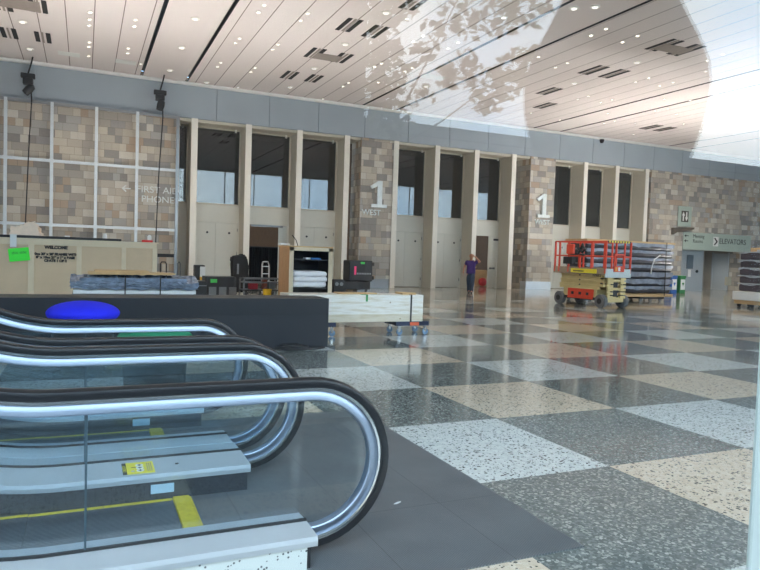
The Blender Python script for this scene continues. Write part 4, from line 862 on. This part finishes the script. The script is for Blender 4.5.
# platform with toe boards
M_DECK = mat('platform_grey', (150, 132, 112), 0.6)
pz = 1.16
L(MB().box(-0.42, 0.80, -0.22, 2.2, pz, pz+0.05), 'platform', M_DECK)
q = MB(); q.box(-0.44, -0.42, -0.22, 2.2, pz-0.02, pz+0.22); q.box(0.80, 0.82, -0.22, 2.2, pz-0.02, pz+0.22); q.box(-0.44, 0.82, 2.2, 2.22, pz-0.02, pz+0.22); L(q, 'toe_board', M_DECK)
L(MB().box(-0.44, 0.82, -0.24, -0.22, pz-0.1, pz+0.2), 'end_board', mat('pale_grey_paint', (196, 204, 204), 0.45))
k = L(MB().box(-0.452, -0.44, 0.15, 1.35, pz+0.02, pz+0.17), 'yellow_strip', M_STK)
q = MB()
for i in range(9): q.box(-0.456, -0.452, 1.22-0.055*i-0.04, 1.22-0.055*i, pz+0.06, pz+0.11)
L(q, 'strip_marks', M_CHAR, k)
o = text('3246ES', 'lettering', M_INK, t, 0.13, (-0.446, 0.14, pz-0.04), rz=-math.pi/2, world=False)
# guard rails
rt, rm = 2.29, 1.78
def rail(p0, p1, r=0.026, nm='guard_rail', m=None): L(MB().cyl(p0, p1, r, n=8), nm, m or M_ORG)
xl, xr, yn, yf = -0.42, 0.80, -0.21, 2.18
for z_ in (rm, rt):
    rail((xl, yn, z_), (xl, yf, z_)); rail((xr, yn, z_), (xr, yf, z_)); rail((xl, yf, z_), (xr, yf, z_))
rail((xl, yn, rt), (xr, yn, rt)); rail((xl, yn, rm), (xl+0.3, yn, rm)); rail((xr-0.3, yn, rm), (xr, yn, rm))
for yy in (yn, 0.42, 0.95, 1.5, yf-0.22, yf):
    for xx in (xl, xr): L(MB().box(xx-0.022, xx+0.022, yy-0.03, yy+0.03, pz+0.04, rt), 'guard_post', M_ORG)
for xx in (xl+0.3, xr-0.3): L(MB().box(xx-0.022, xx+0.022, yn-0.022, yn+0.022, pz+0.04, rt), 'guard_post', M_ORG)
# entry gate with striped top
g0, g1 = xl+0.36, xr-0.36
gate = L(MB().box(g0, g0+0.05, yn-0.06, yn-0.02, pz+0.12, rm+0.1).box(g1-0.05, g1, yn-0.06, yn-0.02, pz+0.12, rm+0.1).box(g0, g1, yn-0.06, yn-0.02, rm+0.05, rm+0.1).box(g0, g1, yn-0.06, yn-0.02, pz+0.10, pz+0.30), 'gate', M_ORG)
L(MB().box(g0+0.2, g0+0.3, yn-0.065, yn-0.06, pz+0.13, pz+0.26), 'white_label', M_WHT, gate); L(MB().box(g0+0.05, g0+0.16, yn-0.065, yn-0.06, pz+0.13, pz+0.26), 'amber_label', mat('amber_label', (240, 150, 50), 0.5), gate)
q = MB()
for i in range(9): q.box(xl+0.02+0.135*i, xl+0.09+0.135*i, yn-0.035, yn+0.035, rt-0.03, rt+0.032)
L(q, 'striped_grip', M_CHAR); q = MB()
for i in range(8): q.box(xl+0.09+0.135*i, xl+0.155+0.135*i, yn-0.033, yn+0.033, rt-0.03, rt+0.03)
L(q, 'yellow_grip', M_STK)
cb = L(MB().box(xl-0.07, xl+0.12, 1.28, 1.72, 1.48, 1.74, bev=0.02), 'control_box', M_BLACK); L(MB().box(xl-0.03, xl+0.1, 1.3, 1.62, 1.84, 2.2, bev=0.03), 'document_box', M_ORG); L(MB().box(xl-0.035, xl-0.01, 1.66, 1.8, 1.86, 2.24), 'white_notice', M_WHT)
q = MB(); q.tube([(xl, 1.08, 2.2), (xl-0.06, 1.0, 2.05), (xl-0.03, 0.82, 1.9), (xl-0.06, 0.7, 2.0), (xl, 0.85, 2.2), (xl-0.05, 1.0, 1.85), (xl, 0.75, 1.82)], 0.05, 8); L(q, 'harness', M_BLACK, None, True)
L(MB().box(0.2, 0.5, 0.5, 0.56, 0.30, 0.5), 'ladder_step', M_ORG)

# wrapped stacks ------------------------------------------------------------------
M_PADB = mat('black_padding', (52, 52, 60), 0.32, var=0.25, scale=5); M_SEP = mat('separator_sheet', (190, 196, 204), 0.3, var=0.12, scale=8); M_GFILM = mat('dull_grey_film', (142, 150, 164), 0.25, var=0.3, scale=3)
def wrapped(name, lb, x0, x1, y0, y1, z0, z1, n, seed, whitef, strap=None, M_B=None, M_S=None, side=False):
    rd = random.Random(seed); t = thing(name, lb, 'stack', ((x0+x1)/2, (y0+y1)/2, 0))
    h = (z1-z0)/n
    for k in range(n):
        q = MB(); q.box(x0+rd.uniform(0, 0.04), x1-rd.uniform(0, 0.05), y0+rd.uniform(0, 0.03), y1, z0+k*h+0.02, z0+(k+1)*h-0.02, bev=h*0.24, seg=3); q.build('padded_panel', M_B or M_PADB, t, True)
        # sagging edge of the film between two layers
        q = MB(); m_ = 26; th = rd.uniform(*whitef)
        A, B, D = [], [], []
        for i in range(m_+1):
            xx = x0-0.01+(x1-x0+0.02)*i/m_; w1 = 0.018*math.sin(i*0.7+k)+rd.uniform(-0.012, 0.012); zz = z0+(k+1)*h-th*0.5+w1
            A.append(q.bm.verts.new((xx, y0-0.02+rd.uniform(-0.01, 0.01), zz-th*rd.uniform(0.3, 0.6)))); B.append(q.bm.verts.new((xx, y0-0.03+rd.uniform(-0.01, 0.01), zz+th*rd.uniform(0.3, 0.6)))); D.append(q.bm.verts.new((xx, y0+0.05, zz)))
        for i in range(m_): q.face([A[i], A[i+1], B[i+1], B[i]]); q.face([B[i], B[i+1], D[i+1], D[i]]); q.face([D[i], D[i+1], A[i+1], A[i]])
        q.build('film_fold', M_S or M_SEP, t, True)
        if side:
            q = MB(); A, B, D = [], [], []
            for i in range(17):
                yy = y0-0.01+(y1-y0+0.02)*i/16; zz = z0+(k+1)*h-th*0.5+0.03*math.sin(i*0.5+k)+rd.uniform(-0.012, 0.012)
                A.append(q.bm.verts.new((x0-0.02+rd.uniform(-0.01, 0.01), yy, zz-th*rd.uniform(0.3, 0.6)))); B.append(q.bm.verts.new((x0-0.03+rd.uniform(-0.01, 0.01), yy, zz+th*rd.uniform(0.3, 0.6)))); D.append(q.bm.verts.new((x0+0.05, yy, zz)))
            for i in range(16): q.face([A[i], A[i+1], B[i+1], B[i]]); q.face([B[i], B[i+1], D[i+1], D[i]]); q.face([D[i], D[i+1], A[i+1], A[i]])
            q.build('film_fold', M_S or M_SEP, t, True)
        q = MB(); q.box(x0+0.0, x1-0.02, y0-0.005, y1, z0+(k+1)*h-0.016, z0+(k+1)*h+0.012); q.build('separator', M_S or M_SEP, t)
    return t
PX0, PX1, PY = at_y(586, 270, 20.4).x, 22.8, 20.4
zt = at_y(650, 243.5, PY).z
t = wrapped('wrapped_panel_stack', 'long film wrapped stack of black panels behind the scissor lift', PX0, PX1, PY, PY+1.2, 0.33, zt-0.02, 7, 21, (0.05, 0.2), M_S=M_GFILM)
MB().box(PX0-0.05, PX1+0.05, PY-0.03, PY+1.25, zt-0.005, zt+0.07).build('top_board', M_PINE, t); MB().box(PX0-0.05, PX1+0.05, PY-0.03, PY+1.25, 0.2, 0.32).build('pallet_deck', M_PINE, t)
xx = at_y(664.5, 270, PY).x; MB().box(xx-0.02, xx+0.02, PY-0.06, PY-0.05, 0.25, zt+0.07).build('strap', M_STRAP, t)
q = MB(); xx = at_y(650, 275, PY).x; q.tube([(xx+0.45, PY-0.06, 1.95), (xx+0.12, PY-0.07, 1.75), (xx, PY-0.07, 1.4), (xx-0.02, PY-0.06, 1.15)], 0.022, 6); q.build('loose_film', M_WHT, t)
DX = [PX0+0.75, 21.7]
for xc in DX:
    d = thing('pallet_dolly', ['metal pallet dolly hidden furthest behind the scissor lift', 'metal pallet dolly under the open end of the wrapped stack'][DX.index(xc)], 'dolly', (xc, PY+0.6, 0))
    q = MB(); q.box(xc-0.68, xc+0.68, PY, PY+0.06, 0.11, 0.195); q.box(xc-0.68, xc+0.68, PY+1.1, PY+1.16, 0.11, 0.195); q.box(xc-0.68, xc-0.62, PY, PY+1.16, 0.11, 0.195); q.box(xc+0.62, xc+0.68, PY, PY+1.16, 0.11, 0.195); q.build('frame', M_CHAR, d)
    for xo in (-0.6, -0.05, 0.5):
        for yo in (0.05, 1.1): cs = MB().cyl((xc+xo, PY+yo-0.03, 0.08), (xc+xo, PY+yo+0.03, 0.08), 0.08, n=16).build('wheel', M_STEEL, d)
# right-hand stack
RX0, RX1, RY = at_y(734, 300, 17.95).x, 26.6, 16.7
zt = at_y(745, 251.5, RY).z
t = wrapped('wrapped_panel_stack', 'tall stack of dark padded panels on a white base by the elevators', RX0+0.1, RX1, RY, RY+1.2, 0.62, zt, 5, 33, (0.03, 0.06), side=True, M_B=mat('plum_padding', (74, 64, 70), 0.5, var=0.2, scale=5))
MB().box(RX0-0.05, RX1+0.05, RY-0.12, RY+1.3, 0.28, 0.615, bev=0.02).build('white_base', M_WHT, t)
MB().box(RX0, RX1, RY-0.08, RY+1.25, 0.13, 0.28).build('pallet', M_PINE, t)
for xo in (0.15, 0.75, 1.4, 2.2, 3.0):
    for yo in (0.0, 0.55, 1.1): MB().cyl((RX0+xo, RY+yo, 0.08), (RX0+xo, RY+yo+0.07, 0.08), 0.08).build('caster', M_BLACK, t)
q = MB(); q.box(RX0+0.7, RX1, RY+0.05, RY+1.2, zt+0.02, zt+0.2, bev=0.03); q.build('cardboard_top', M_CARD, t); MB().box(RX0+0.25, RX0+0.72, RY+0.05, RY+0.6, zt+0.012, zt+0.11, bev=0.03).build('film_bundle', M_SEP, t)
# recycling bins
for px, m_, lb in ((674, mat('bin_blue', (46, 96, 170), 0.5), 'blue recycling bin with white panel beyond the wrapped stack'), (682.5, mat('bin_green', (40, 124, 66), 0.5), 'green recycling bin with white panel beyond the wrapped stack')):
    p = at_y(px, 290, 25.9); t = thing('recycling_bin', lb, 'bin', (p.x, 25.9+0.2, 0))
    MB().box(p.x-0.21, p.x+0.21, 25.9, 26.35, 0.0, 0.86, bev=0.02).build('body', m_, t); MB().box(p.x-0.23, p.x+0.23, 25.88, 26.37, 0.86, 0.98, bev=0.03).build('lid', m_, t); s_ = MB().box(p.x-0.16, p.x+0.16, 25.885, 25.9, 0.22, 0.78).build('white_panel', M_WHT, t)
    q = MB(); q.prism([(p.x-0.09, 0.6), (p.x+0.09, 0.6), (p.x, 0.42)], 25.88, 25.885); q.build('arrow_mark', m_, s_)
# paper scrap on the landing plate
p = at_z(397, 503, 0.009); q = MB(); q.prism([(p.x-0.03, p.y-0.012), (p.x-0.01, p.y-0.016), (p.x+0.03, p.y+0.004), (p.x+0.036, p.y+0.016), (p.x+0.006, p.y+0.012)], 0.0085, 0.0115, 'z'); tag(q.build('paper_scrap', M_WHT), 'small white paper scrap lying on the grey landing plate', 'paper')

# pipe frame in front of the stone wall
PFY = WY-0.3; xs_ = [-1.19-1.565*2, -1.19-1.565, -1.19, 0.39, 1.915, 3.49]; zs_ = [0.06, 2.31, 4.76, 6.93]
t = thing('pipe_frame', 'silver pipe frame grid standing before the stone wall', 'frame', (0, PFY, 0))
def S(v): return v*PFY/WY
for i, x_ in enumerate(xs_): MB().box(S(x_)-0.055, S(x_)+0.055, PFY-0.05, PFY+0.05, 0, 6.98).build('upright', M_PIPE if i < 5 else M_DKALU, t)
for z_ in zs_[1:]: MB().box(S(xs_[0]), S(xs_[-1])-0.05, PFY-0.035, PFY+0.035, z_-0.055, z_+0.055).build('crossbar', M_PIPE if z_ < 6 else M_DKALU, t)
for x_ in xs_[:-1]:
    for z_ in zs_[1:3]: MB().cyl((S(x_), PFY-0.075, z_), (S(x_), PFY-0.045, z_), 0.10, n=16).build('joint_plate', M_PIPE, t)
for x_ in xs_: MB().box(S(x_)-0.2, S(x_)+0.2, PFY-0.22, PFY+0.2, 0, 0.03).build('foot', M_DKALU, t)
# moving head lamps hung on chains under the cornice
for px, py0, py1, pyc, pxc, lb in ((28, 66, 86, 222, 25.5, 'black hanging lamp above the pale cloth with a cable below'), (160, 84, 102, 246, 155.5, 'black hanging lamp above FIRST AID with a cable below')):
    Yh = WY-0.75; p = at_y(px, py1, Yh); top = at_y(px+4, py0, Yh)
    t = thing('hanging_lamp', lb, 'stage lamp', (p.x, Yh, p.z))
    zt = CZ-0.001
    MB().tube([(p.x+0.15, Yh, zt), (p.x+0.1, Yh, zt-0.25), (p.x, Yh, p.z+0.45)], 0.03, 6).build('hanger', M_BLACK, t)
    MB().box(p.x-0.24, p.x+0.24, Yh-0.1, Yh+0.1, p.z+0.28, p.z+0.46, bev=0.03).build('clamp', M_BLACK, t)
    MB().box(p.x-0.17, p.x+0.17, Yh-0.14, Yh+0.14, p.z+0.05, p.z+0.28, bev=0.03).build('base', M_BLACK, t)
    h_ = MB().lathe([(0.05, -0.22), (0.13, -0.2), (0.15, 0.0), (0.13, 0.16), (0.06, 0.22)], (0, 0, 0), 16).build('head', M_BLACK, t, True, world=False, M=Matrix.Translation((0.03, 0, -0.12)) @ Matrix.Rotation(0.7 if px < 100 else 0.2, 4, 'Y'))
    q = at_y(pxc, pyc, Yh); MB().tube([(p.x+0.1, Yh, p.z+0.1), (p.x+0.12, Yh, p.z-0.6), (q.x+0.08, Yh, (p.z+q.z)/2), (q.x, Yh, q.z), (q.x-0.1, Yh, 0.3)], 0.022, 6).build('cable', M_BLACK, t)

# added fill lights hidden behind crates and stacks to brighten ceiling and facade
M_FILL = mat('fill_lens', (255, 244, 228), 0.4, emit=((250, 244, 240), FILL))
for x_, y_, lb in ((-1.6, 19.4, 'added fill light on the floor behind the plywood crate'), (1.0, 19.4, 'added fill light at the end behind the plywood crate'), (6.5, 20.0, 'added fill light on the floor behind the linen crate'), (at_y(607, 295, 22.7).x, 22.7, 'added fill light behind the wrapped stack at the scissor lift'), (at_y(650, 295, 22.7).x, 22.7, 'added fill light behind the open end of the wrapped stack'), (at_y(754, 280, 18.7).x, 18.7, 'added fill light behind the stack by the elevators'), (at_y(760, 280, 18.7).x+1.1, 18.7, 'added fill light behind the far end of the stack by the elevators')):
    t = thing('fill_light', lb, 'fill light', (x_, y_, 0))
    for k in range(3):
        a = 2*math.pi*k/3+0.5; MB().cyl((x_+0.42*math.cos(a), y_+0.42*math.sin(a), 0.015), (x_, y_, 0.6), 0.015, n=8).build('leg', M_STEEL, t)
    MB().cyl((x_, y_, 0.5), (x_, y_, 1.0), 0.022, n=10).build('mast', M_STEEL, t)
    MB().box(x_-0.26, x_+0.26, y_-0.2, y_+0.2, 1.0, 1.16, bev=0.02).build('housing', M_CHAR, t)
    MB().box(x_-0.23, x_+0.23, y_-0.17, y_+0.17, 1.16, 1.17).build('lens', M_FILL, t)
# box with a red bag just inside the doorway behind the man
t = thing('cardboard_box', 'open cardboard box inside the doorway behind the walking man', 'box', (21.0, 31.6, 0)); p = at_y(481, 280, 31.6)
t.location = (p.x, 31.9, 0); WM[t.name] = Matrix.Translation((p.x, 31.9, 0))
q = MB(); q.box(p.x-0.5, p.x+0.5, 31.6, 32.2, 0, 0.9); q.build('carton', M_CARD, t); q = MB(); q.prism([(p.x-0.52, 0.9), (p.x-0.5, 0.91), (p.x-0.3, 1.08), (p.x-0.34, 1.08)], 31.6, 32.2); q.build('flap', M_CARD, t)
tag(MB().ball((p.x-0.05, 31.35, 0.24), (0.26, 0.2, 0.24), 14).build('red_bag', M_RED, None, True), 'round red bag on the floor before the cardboard box in the doorway', 'bag')
# two luggage trolleys parked beyond the panel stack
for px, w_, m_, lb in ((163.5, 0.2, M_BLACK, 'black trolley handle beside the plywood crate end'), (179, 0.1, M_STEEL, 'slim grey trolley handle at the foot of the pipe frame')):
    yb_ = 24.5; a = at_y(px, 262, yb_); t = thing('luggage_trolley', lb, 'trolley', (a.x, yb_, 0))
    MB().tube([(a.x-w_/2, yb_, 0.12), (a.x-w_/2, yb_, a.z-0.06), (a.x-w_/2+0.04, yb_, a.z), (a.x+w_/2-0.04, yb_, a.z), (a.x+w_/2, yb_, a.z-0.06), (a.x+w_/2, yb_, 0.12)], 0.022, 6).build('handle', m_, t)
    MB().box(a.x-w_/2-0.05, a.x+w_/2+0.05, yb_-0.35, yb_+0.05, 0.08, 0.12).build('platform', M_CHAR, t)
    for s_ in (-1, 1): MB().cyl((a.x+s_*w_/2-0.02, yb_, 0.07), (a.x+s_*w_/2+0.02, yb_, 0.07), 0.07).build('wheel', M_BLACK, t); MB().box(a.x+s_*w_/2-0.02, a.x+s_*w_/2+0.02, yb_-0.34, yb_-0.30, 0, 0.08).build('foot', M_BLACK, t)
# ================================================================== THE WALKING MAN
M_SKIN = mat('skin', (196, 142, 116), 0.55, var=0.04, scale=12); M_SHIRT = mat('purple_shirt', (62, 38, 104), 0.8, var=0.08, scale=10); M_JEAN = mat('dark_jeans', (44, 58, 78), 0.85, var=0.15, scale=9); M_SHOE = mat('dark_shoes', (50, 44, 42), 0.6)
def skin(name, chains, m, parent, sub=2, fat=1.32):
    me = bpy.data.meshes.new(name); V, E, Rd, roots = [], [], [], []
    for ch in chains:                       # chain: list of (key or None, co, r); repeated keys join chains
        pass
    idx = {}
    for ci, ch in enumerate(chains):
        prev = None
        for j, it in enumerate(ch):
            key, co, r = it
            if key in idx: k = idx[key]
            else:
                k = len(V); V.append(co); Rd.append(r); idx[key if key else (ci, j)] = k
                if j == 0: roots.append(k)
            if prev is not None: E.append((prev, k))
            prev = k
    me.from_pydata(V, E, [])
    o = bpy.data.objects.new(name, me); COL.objects.link(o); me.materials.append(m)
    o.parent = parent; WM[o.name] = cf(parent)
    md = o.modifiers.new('skin', 'SKIN'); md.use_smooth_shade = True; md.branch_smoothing = 0.4
    if not me.skin_vertices: 
        bb = bmesh.new(); bb.from_mesh(me); bb.verts.layers.skin.verify(); bb.to_mesh(me); bb.free()
    for i, sv in enumerate(me.skin_vertices[0].data):
        r = Rd[i]; r = tuple(v*fat for v in r) if isinstance(r, tuple) else r*fat; sv.radius = r if isinstance(r, tuple) else (r, r); sv.use_root = i in roots
    sb = o.modifiers.new('sub', 'SUBSURF'); sb.levels = sub; sb.render_levels = sub
    return o
pm = at_z(470, 293)
man = thing('person', 'person in a purple shirt and jeans walking with one hand at the head', 'person', (pm.x, pm.y, 0), math.radians(-30))
hr = lambda x, y, z: (x, y, z)
body = [[('pel', (0, 0.0, 0.95), (0.15, 0.11)), ('sp', (0, -0.005, 1.14), (0.15, 0.12)), ('ch', (0, 0.01, 1.34), (0.17, 0.115)), ('nb', (0, 0.02, 1.46), (0.085, 0.07)), ('nk', (0, 0.0, 1.53), 0.055), ('hb', (0, -0.015, 1.60), (0.072, 0.085)), ('hd', (0, -0.01, 1.68), (0.082, 0.10)), ('ht', (0, 0.0, 1.755), (0.06, 0.07))],
        [('ch', 0, 0), ('sr', (-0.19, 0.015, 1.40), 0.06), ('er', (-0.285, 0.03, 1.16), 0.045), ('wr', (-0.33, -0.04, 0.94), 0.03), ('hr', (-0.335, -0.06, 0.87), (0.022, 0.04))],
        [('ch', 0, 0), ('sl', (0.19, 0.01, 1.41), 0.06), ('el', (0.40, -0.06, 1.40), 0.045), ('wl', (0.20, -0.15, 1.60), 0.03), ('hl', (0.13, -0.13, 1.655), (0.035, 0.022))],
        [('pel', 0, 0), ('pr', (-0.09, 0.0, 0.86), 0.095), ('kr', (-0.075, -0.02, 0.49), 0.062), ('ar', (-0.055, 0.13, 0.12), 0.042), ('tr', (-0.055, 0.02, 0.05), 0.035)],
        [('pel', 0, 0), ('pl', (0.09, 0.0, 0.86), 0.095), ('kl', (0.075, -0.12, 0.50), 0.062), ('al', (0.05, -0.16, 0.10), 0.042), ('tl', (0.055, -0.29, 0.05), 0.035)]]
for i, dy in enumerate((-0.026, -0.009, 0.009, 0.026)):
    ln = (0.075, 0.085, 0.08, 0.062)[i]
    body.append([(None, (-0.337, -0.06+dy, 0.845), 0.0095), (None, (-0.343, -0.062+dy*1.1, 0.845-ln*0.5), 0.009), (None, (-0.335, -0.066+dy*1.1, 0.845-ln), 0.0075)])
    body.append([(None, (0.112+0.004*i, -0.135, 1.668+dy*0.9), 0.0095), (None, (0.085+0.004*i, -0.14, 1.685+dy*1.1), 0.009), (None, (0.06+0.006*i, -0.132, 1.70+dy*1.1), 0.0075)])
body.append([(None, (-0.33, -0.085, 0.88), 0.011), (None, (-0.325, -0.11, 0.855), 0.010), (None, (-0.325, -0.115, 0.825), 0.008)])
body.append([(None, (0.14, -0.14, 1.635), 0.011), (None, (0.11, -0.15, 1.62), 0.010), (None, (0.085, -0.145, 1.615), 0.008)])
bd = skin('body', body, M_SKIN, man, fat=1.18)
def fix(chains):
    co = {k: (c, r) for ch in body for k, c, r in ch if k and c != 0}
    return [[(k, co[k][0] if c is None else c, r) for k, c, r in ch] for ch in chains]
skin('shirt', fix([[('low', (0, 0.0, 0.82), (0.165, 0.125)), ('pel', (0, 0.0, 0.94), (0.17, 0.13)), ('sp', None, (0.175, 0.145)), ('ch', None, (0.19, 0.14)), ('nb', (0, 0.02, 1.455), (0.10, 0.085))],
                   [('ch', None, 0), ('sr', None, 0.082), ('sre', (-0.262, 0.025, 1.22), 0.072)], [('ch', None, 0), ('sl', None, 0.082), ('sle', (0.335, -0.04, 1.402), 0.072)]]), M_SHIRT, man)
skin('jeans', fix([[('wst', (0, 0.0, 1.05), (0.14, 0.11)), ('pel', (0, 0.0, 0.93), (0.15, 0.115)), ('pr', None, 0.112), ('kr', None, 0.082), ('ar', (-0.056, 0.125, 0.14), 0.07), ('ah', (-0.056, 0.14, 0.03), 0.07)], [('pel', None, 0), ('pl', None, 0.112), ('kl', None, 0.082), ('al', (0.052, -0.155, 0.14), 0.07), ('alh', (0.052, -0.15, 0.03), 0.07)]]), M_JEAN, man)
for s_, y_ in ((-0.055, 0.14), (0.052, -0.15)):
    q = MB(); q.prism([(y_+0.06, 0.0), (y_-0.19, 0.0), (y_-0.205, 0.03), (y_-0.17, 0.06), (y_-0.06, 0.10), (y_+0.05, 0.11), (y_+0.07, 0.05)], s_-0.045, s_+0.045, 'x'); bmesh.ops.bevel(q.bm, geom=q.bm.edges[:], offset=0.015, segments=2, affect='EDGES'); q.build('shoe', M_SHOE, man, True, world=False)
q = MB(); q.ball((0, -0.108, 1.645), (0.014, 0.022, 0.022), 10); q.build('nose', M_SKIN, man, True, world=False)
for s_ in (-1, 1):
    q = MB(); q.ball((s_*0.033, -0.098, 1.675), (0.013, 0.008, 0.008), 8); q.build('eye', M_CHAR, man, True, world=False); q = MB(); q.ball((s_*0.088, 0.0, 1.655), (0.012, 0.024, 0.034), 8); q.build('ear', M_SKIN, man, True, world=False)
q = MB(); q.box(-0.026, 0.026, -0.1, -0.088, 1.603, 1.612, bev=0.003); q.build('mouth', mat('lips', (150, 90, 80), 0.6), man, False, world=False)
q = MB(); q.ball((0, 0.035, 1.69), (0.09, 0.075, 0.07), 14); q.build('hair', mat('cropped_hair', (110, 92, 80), 0.9), man, True, world=False)

# ================================================================== OUTSIDE, BEHIND THE CAMERA: what the big pane mirrors
struct(MB().box(-40, 70, -60, GY-0.1, -0.14, -0.02), 'ground', mat('plaza_paving', (34, 36, 40), 0.8, var=0.08, scale=0.4), 'grey plaza paving outside the glazed front', 'ground')
M_BLD = mat('dark_brick', (50, 46, 44), 0.8, var=0.1, scale=0.5); M_BGL = mat('dark_street_glass', (30, 36, 42), 0.15)
def building(lb, x0, x1, y0, y1, h, nx, nz):  # added masses, dark and sized to keep sky out of the pane's reflection
    t = thing('building', lb, 'building', ((x0+x1)/2, (y0+y1)/2, 0)); MB().box(x0, x1, y0, y1, 0, h).build('walls', M_BLD, t); MB().box(x0-0.2, x1+0.2, y0-0.2, y1+0.2, h, h+0.3).build('parapet', M_CHAR, t)
    for i in range(nx):
        for j in range(nz):
            xa = x0+(x1-x0)*(i+0.2)/nx; xb = x0+(x1-x0)*(i+0.8)/nx; za = h*(j+0.25)/nz; zb_ = h*(j+0.8)/nz; MB().box(xa, xb, y1-0.02, y1+0.03, za, zb_).build('window', M_BGL, t)
building('unseen taller dark building put in to block sky mirrored in the pane', -16, 6.6, -26, -15, 8.5, 6, 3); building('unseen low dark building put in to block sky mirrored in the pane', 6.9, 48, -26, -15.4, 4.9, 9, 1)
def mirror_dir(px, py):
    d = ray(px, py); return Vector((d.x, -d.y, d.z)).normalized()
def mp(px, py, dist): return Vector((0, 2*GY, EYE.z))+mirror_dir(px, py)*dist
c0 = mp(612, 120, 5.0); t = thing('silhouette_stand_in', 'added dark rounded sculpture on the plaza mirrored in the pane', 'stand_in', (c0.x, c0.y, 0))  # invented shape, makes the dark gap in the pane's sky reflection
def hz(py): return mp(612, py, 5.0).z
prof = [(0.75, -0.02), (0.75, 0.3), (0.4, 0.35), (0.42, 1.5), (0.5, hz(165)), (0.555, hz(140)), (0.60, hz(112)), (0.61, hz(88)), (0.585, hz(64)), (0.53, hz(42)), (0.47, hz(22)), (0.41, hz(0)), (0.33, hz(-30)), (0.15, hz(-55)), (0.02, hz(-60))]
MB().lathe(prof[:3], (c0.x, c0.y, 0), 36).build('plinth', M_CHAR, t); MB().lathe(prof[3:] if False else [(0.4, 0.3)]+prof[3:], (c0.x, c0.y, 0), 48).build('bulb', mat('silhouette_dark', (58, 52, 50), 0.6), t, 'full')
M_LEAF = mat('tree_leaf', (120, 124, 58), 0.6, var=0.3, scale=3)
tr = mp(372, 250, 10.0); t = thing('street_tree', 'leafy plaza tree mirrored in the pane', 'tree', (tr.x, tr.y, 0))
MB().tube([(tr.x, tr.y, 0), (tr.x+0.1, tr.y, 1.8), (tr.x-0.1, tr.y+0.1, 3.4), (tr.x+0.1, tr.y, 5.2)], [0.2, 0.16, 0.11, 0.04], 10).build('trunk', mat('bark', (82, 70, 58), 0.9, var=0.2), t, True)
rd = random.Random(9); q = MB()
blobs = [(500, 15, 0.3, 60), (470, 20, 0.3, 55), (440, 24, 0.25, 35), (530, 4, 0.3, 45), (465, 68, 0.25, 60), (448, 74, 0.2, 35), (500, 80, 0.34, 90), (522, 66, 0.28, 70), (485, 97, 0.28, 60), (428, 50, 0.2, 18), (420, 95, 0.25, 20), (380, 15, 0.34, 150), (380, 55, 0.34, 150), (382, 95, 0.34, 150), (392, 125, 0.3, 80), (470, -25, 0.5, 90), (405, 5, 0.22, 35), (402, 70, 0.2, 30)]
for bx, by, r, n in blobs:
    c0 = mp(bx, by, 9.5)
    for _ in range(n):
        d = Vector((rd.gauss(0, 1), rd.gauss(0, 1), rd.gauss(0, 1))).normalized()*r*rd.random()**0.5
        p = c0+d; L_ = rd.uniform(0.06, 0.11); e = Euler((rd.uniform(-1, 1), rd.uniform(-1, 1), rd.uniform(0, 6.3))).to_matrix()
        V = [q.bm.verts.new(p+e @ Vector(v)) for v in ((0, -L_, 0), (L_*0.55, 0, 0.01), (0, L_, 0), (-L_*0.55, 0, 0.01))]; q.face(V)
f = q.build('foliage', M_LEAF, t); f['kind'] = 'stuff'
q = MB()
for bx, by in ((385, 40), (382, 110), (500, 78), (470, -25)):
    c0 = mp(bx, by, 9.5); q.tube([(tr.x, tr.y, 3.0), (tr.x*0.5+c0.x*0.5, tr.y*0.5+c0.y*0.5+0.15, 3.0*0.4+c0.z*0.6-0.15), tuple(c0)], [0.03, 0.014, 0.005], 5)
q.build('branch', mat('bark', (82, 70, 58), 0.9), t)

# ================================================================== LIGHT AND CAMERA
w = bpy.data.worlds.new('sky'); SC.world = w; w.use_nodes = True; nt = w.node_tree; nt.nodes.clear()
o = nt.nodes.new('ShaderNodeOutputWorld'); bg = nt.nodes.new('ShaderNodeBackground'); tc = nt.nodes.new('ShaderNodeTexCoord'); nz = nt.nodes.new('ShaderNodeTexNoise'); nz.inputs['Scale'].default_value = 2.2; nz.inputs['Detail'].default_value = 5
rp = nt.nodes.new('ShaderNodeValToRGB'); rp.color_ramp.elements[0].position = 0.38; rp.color_ramp.elements[0].color = (0.46, 0.70, 1.0, 1); rp.color_ramp.elements[1].position = 0.62; rp.color_ramp.elements[1].color = (0.83, 0.93, 1.0, 1)
nt.links.new(tc.outputs['Generated'], nz.inputs['Vector']); nt.links.new(nz.outputs[0], rp.inputs[0]); nt.links.new(rp.outputs[0], bg.inputs[0]); bg.inputs[1].default_value = SKY; nt.links.new(bg.outputs[0], o.inputs[0])
cd = bpy.data.cameras.new('camera'); cam = bpy.data.objects.new('camera', cd); COL.objects.link(cam); SC.camera = cam
cd.sensor_width = 36; cd.sensor_fit = 'HORIZONTAL'; cd.lens = FOC/760*36; cd.clip_start = 0.02; cd.clip_end = 300
cam.matrix_world = Matrix(((CR.x, CU.x, -CF.x, EYE.x), (CR.y, CU.y, -CF.y, EYE.y), (CR.z, CU.z, -CF.z, EYE.z), (0, 0, 0, 1)))
SC.view_settings.view_transform = 'Standard'; SC.view_settings.look = 'None'; SC.view_settings.gamma = 1; SC.view_settings.use_curve_mapping = False; SC.view_settings.exposure = EXPOSURE
cy = SC.cycles; cy.use_denoising = True; cy.max_bounces = 10; cy.diffuse_bounces = 5; cy.glossy_bounces = 5; cy.transmission_bounces = 6; cy.transparent_max_bounces = 24; cy.sample_clamp_indirect = 6.0; cy.caustics_reflective = False; cy.caustics_refractive = False
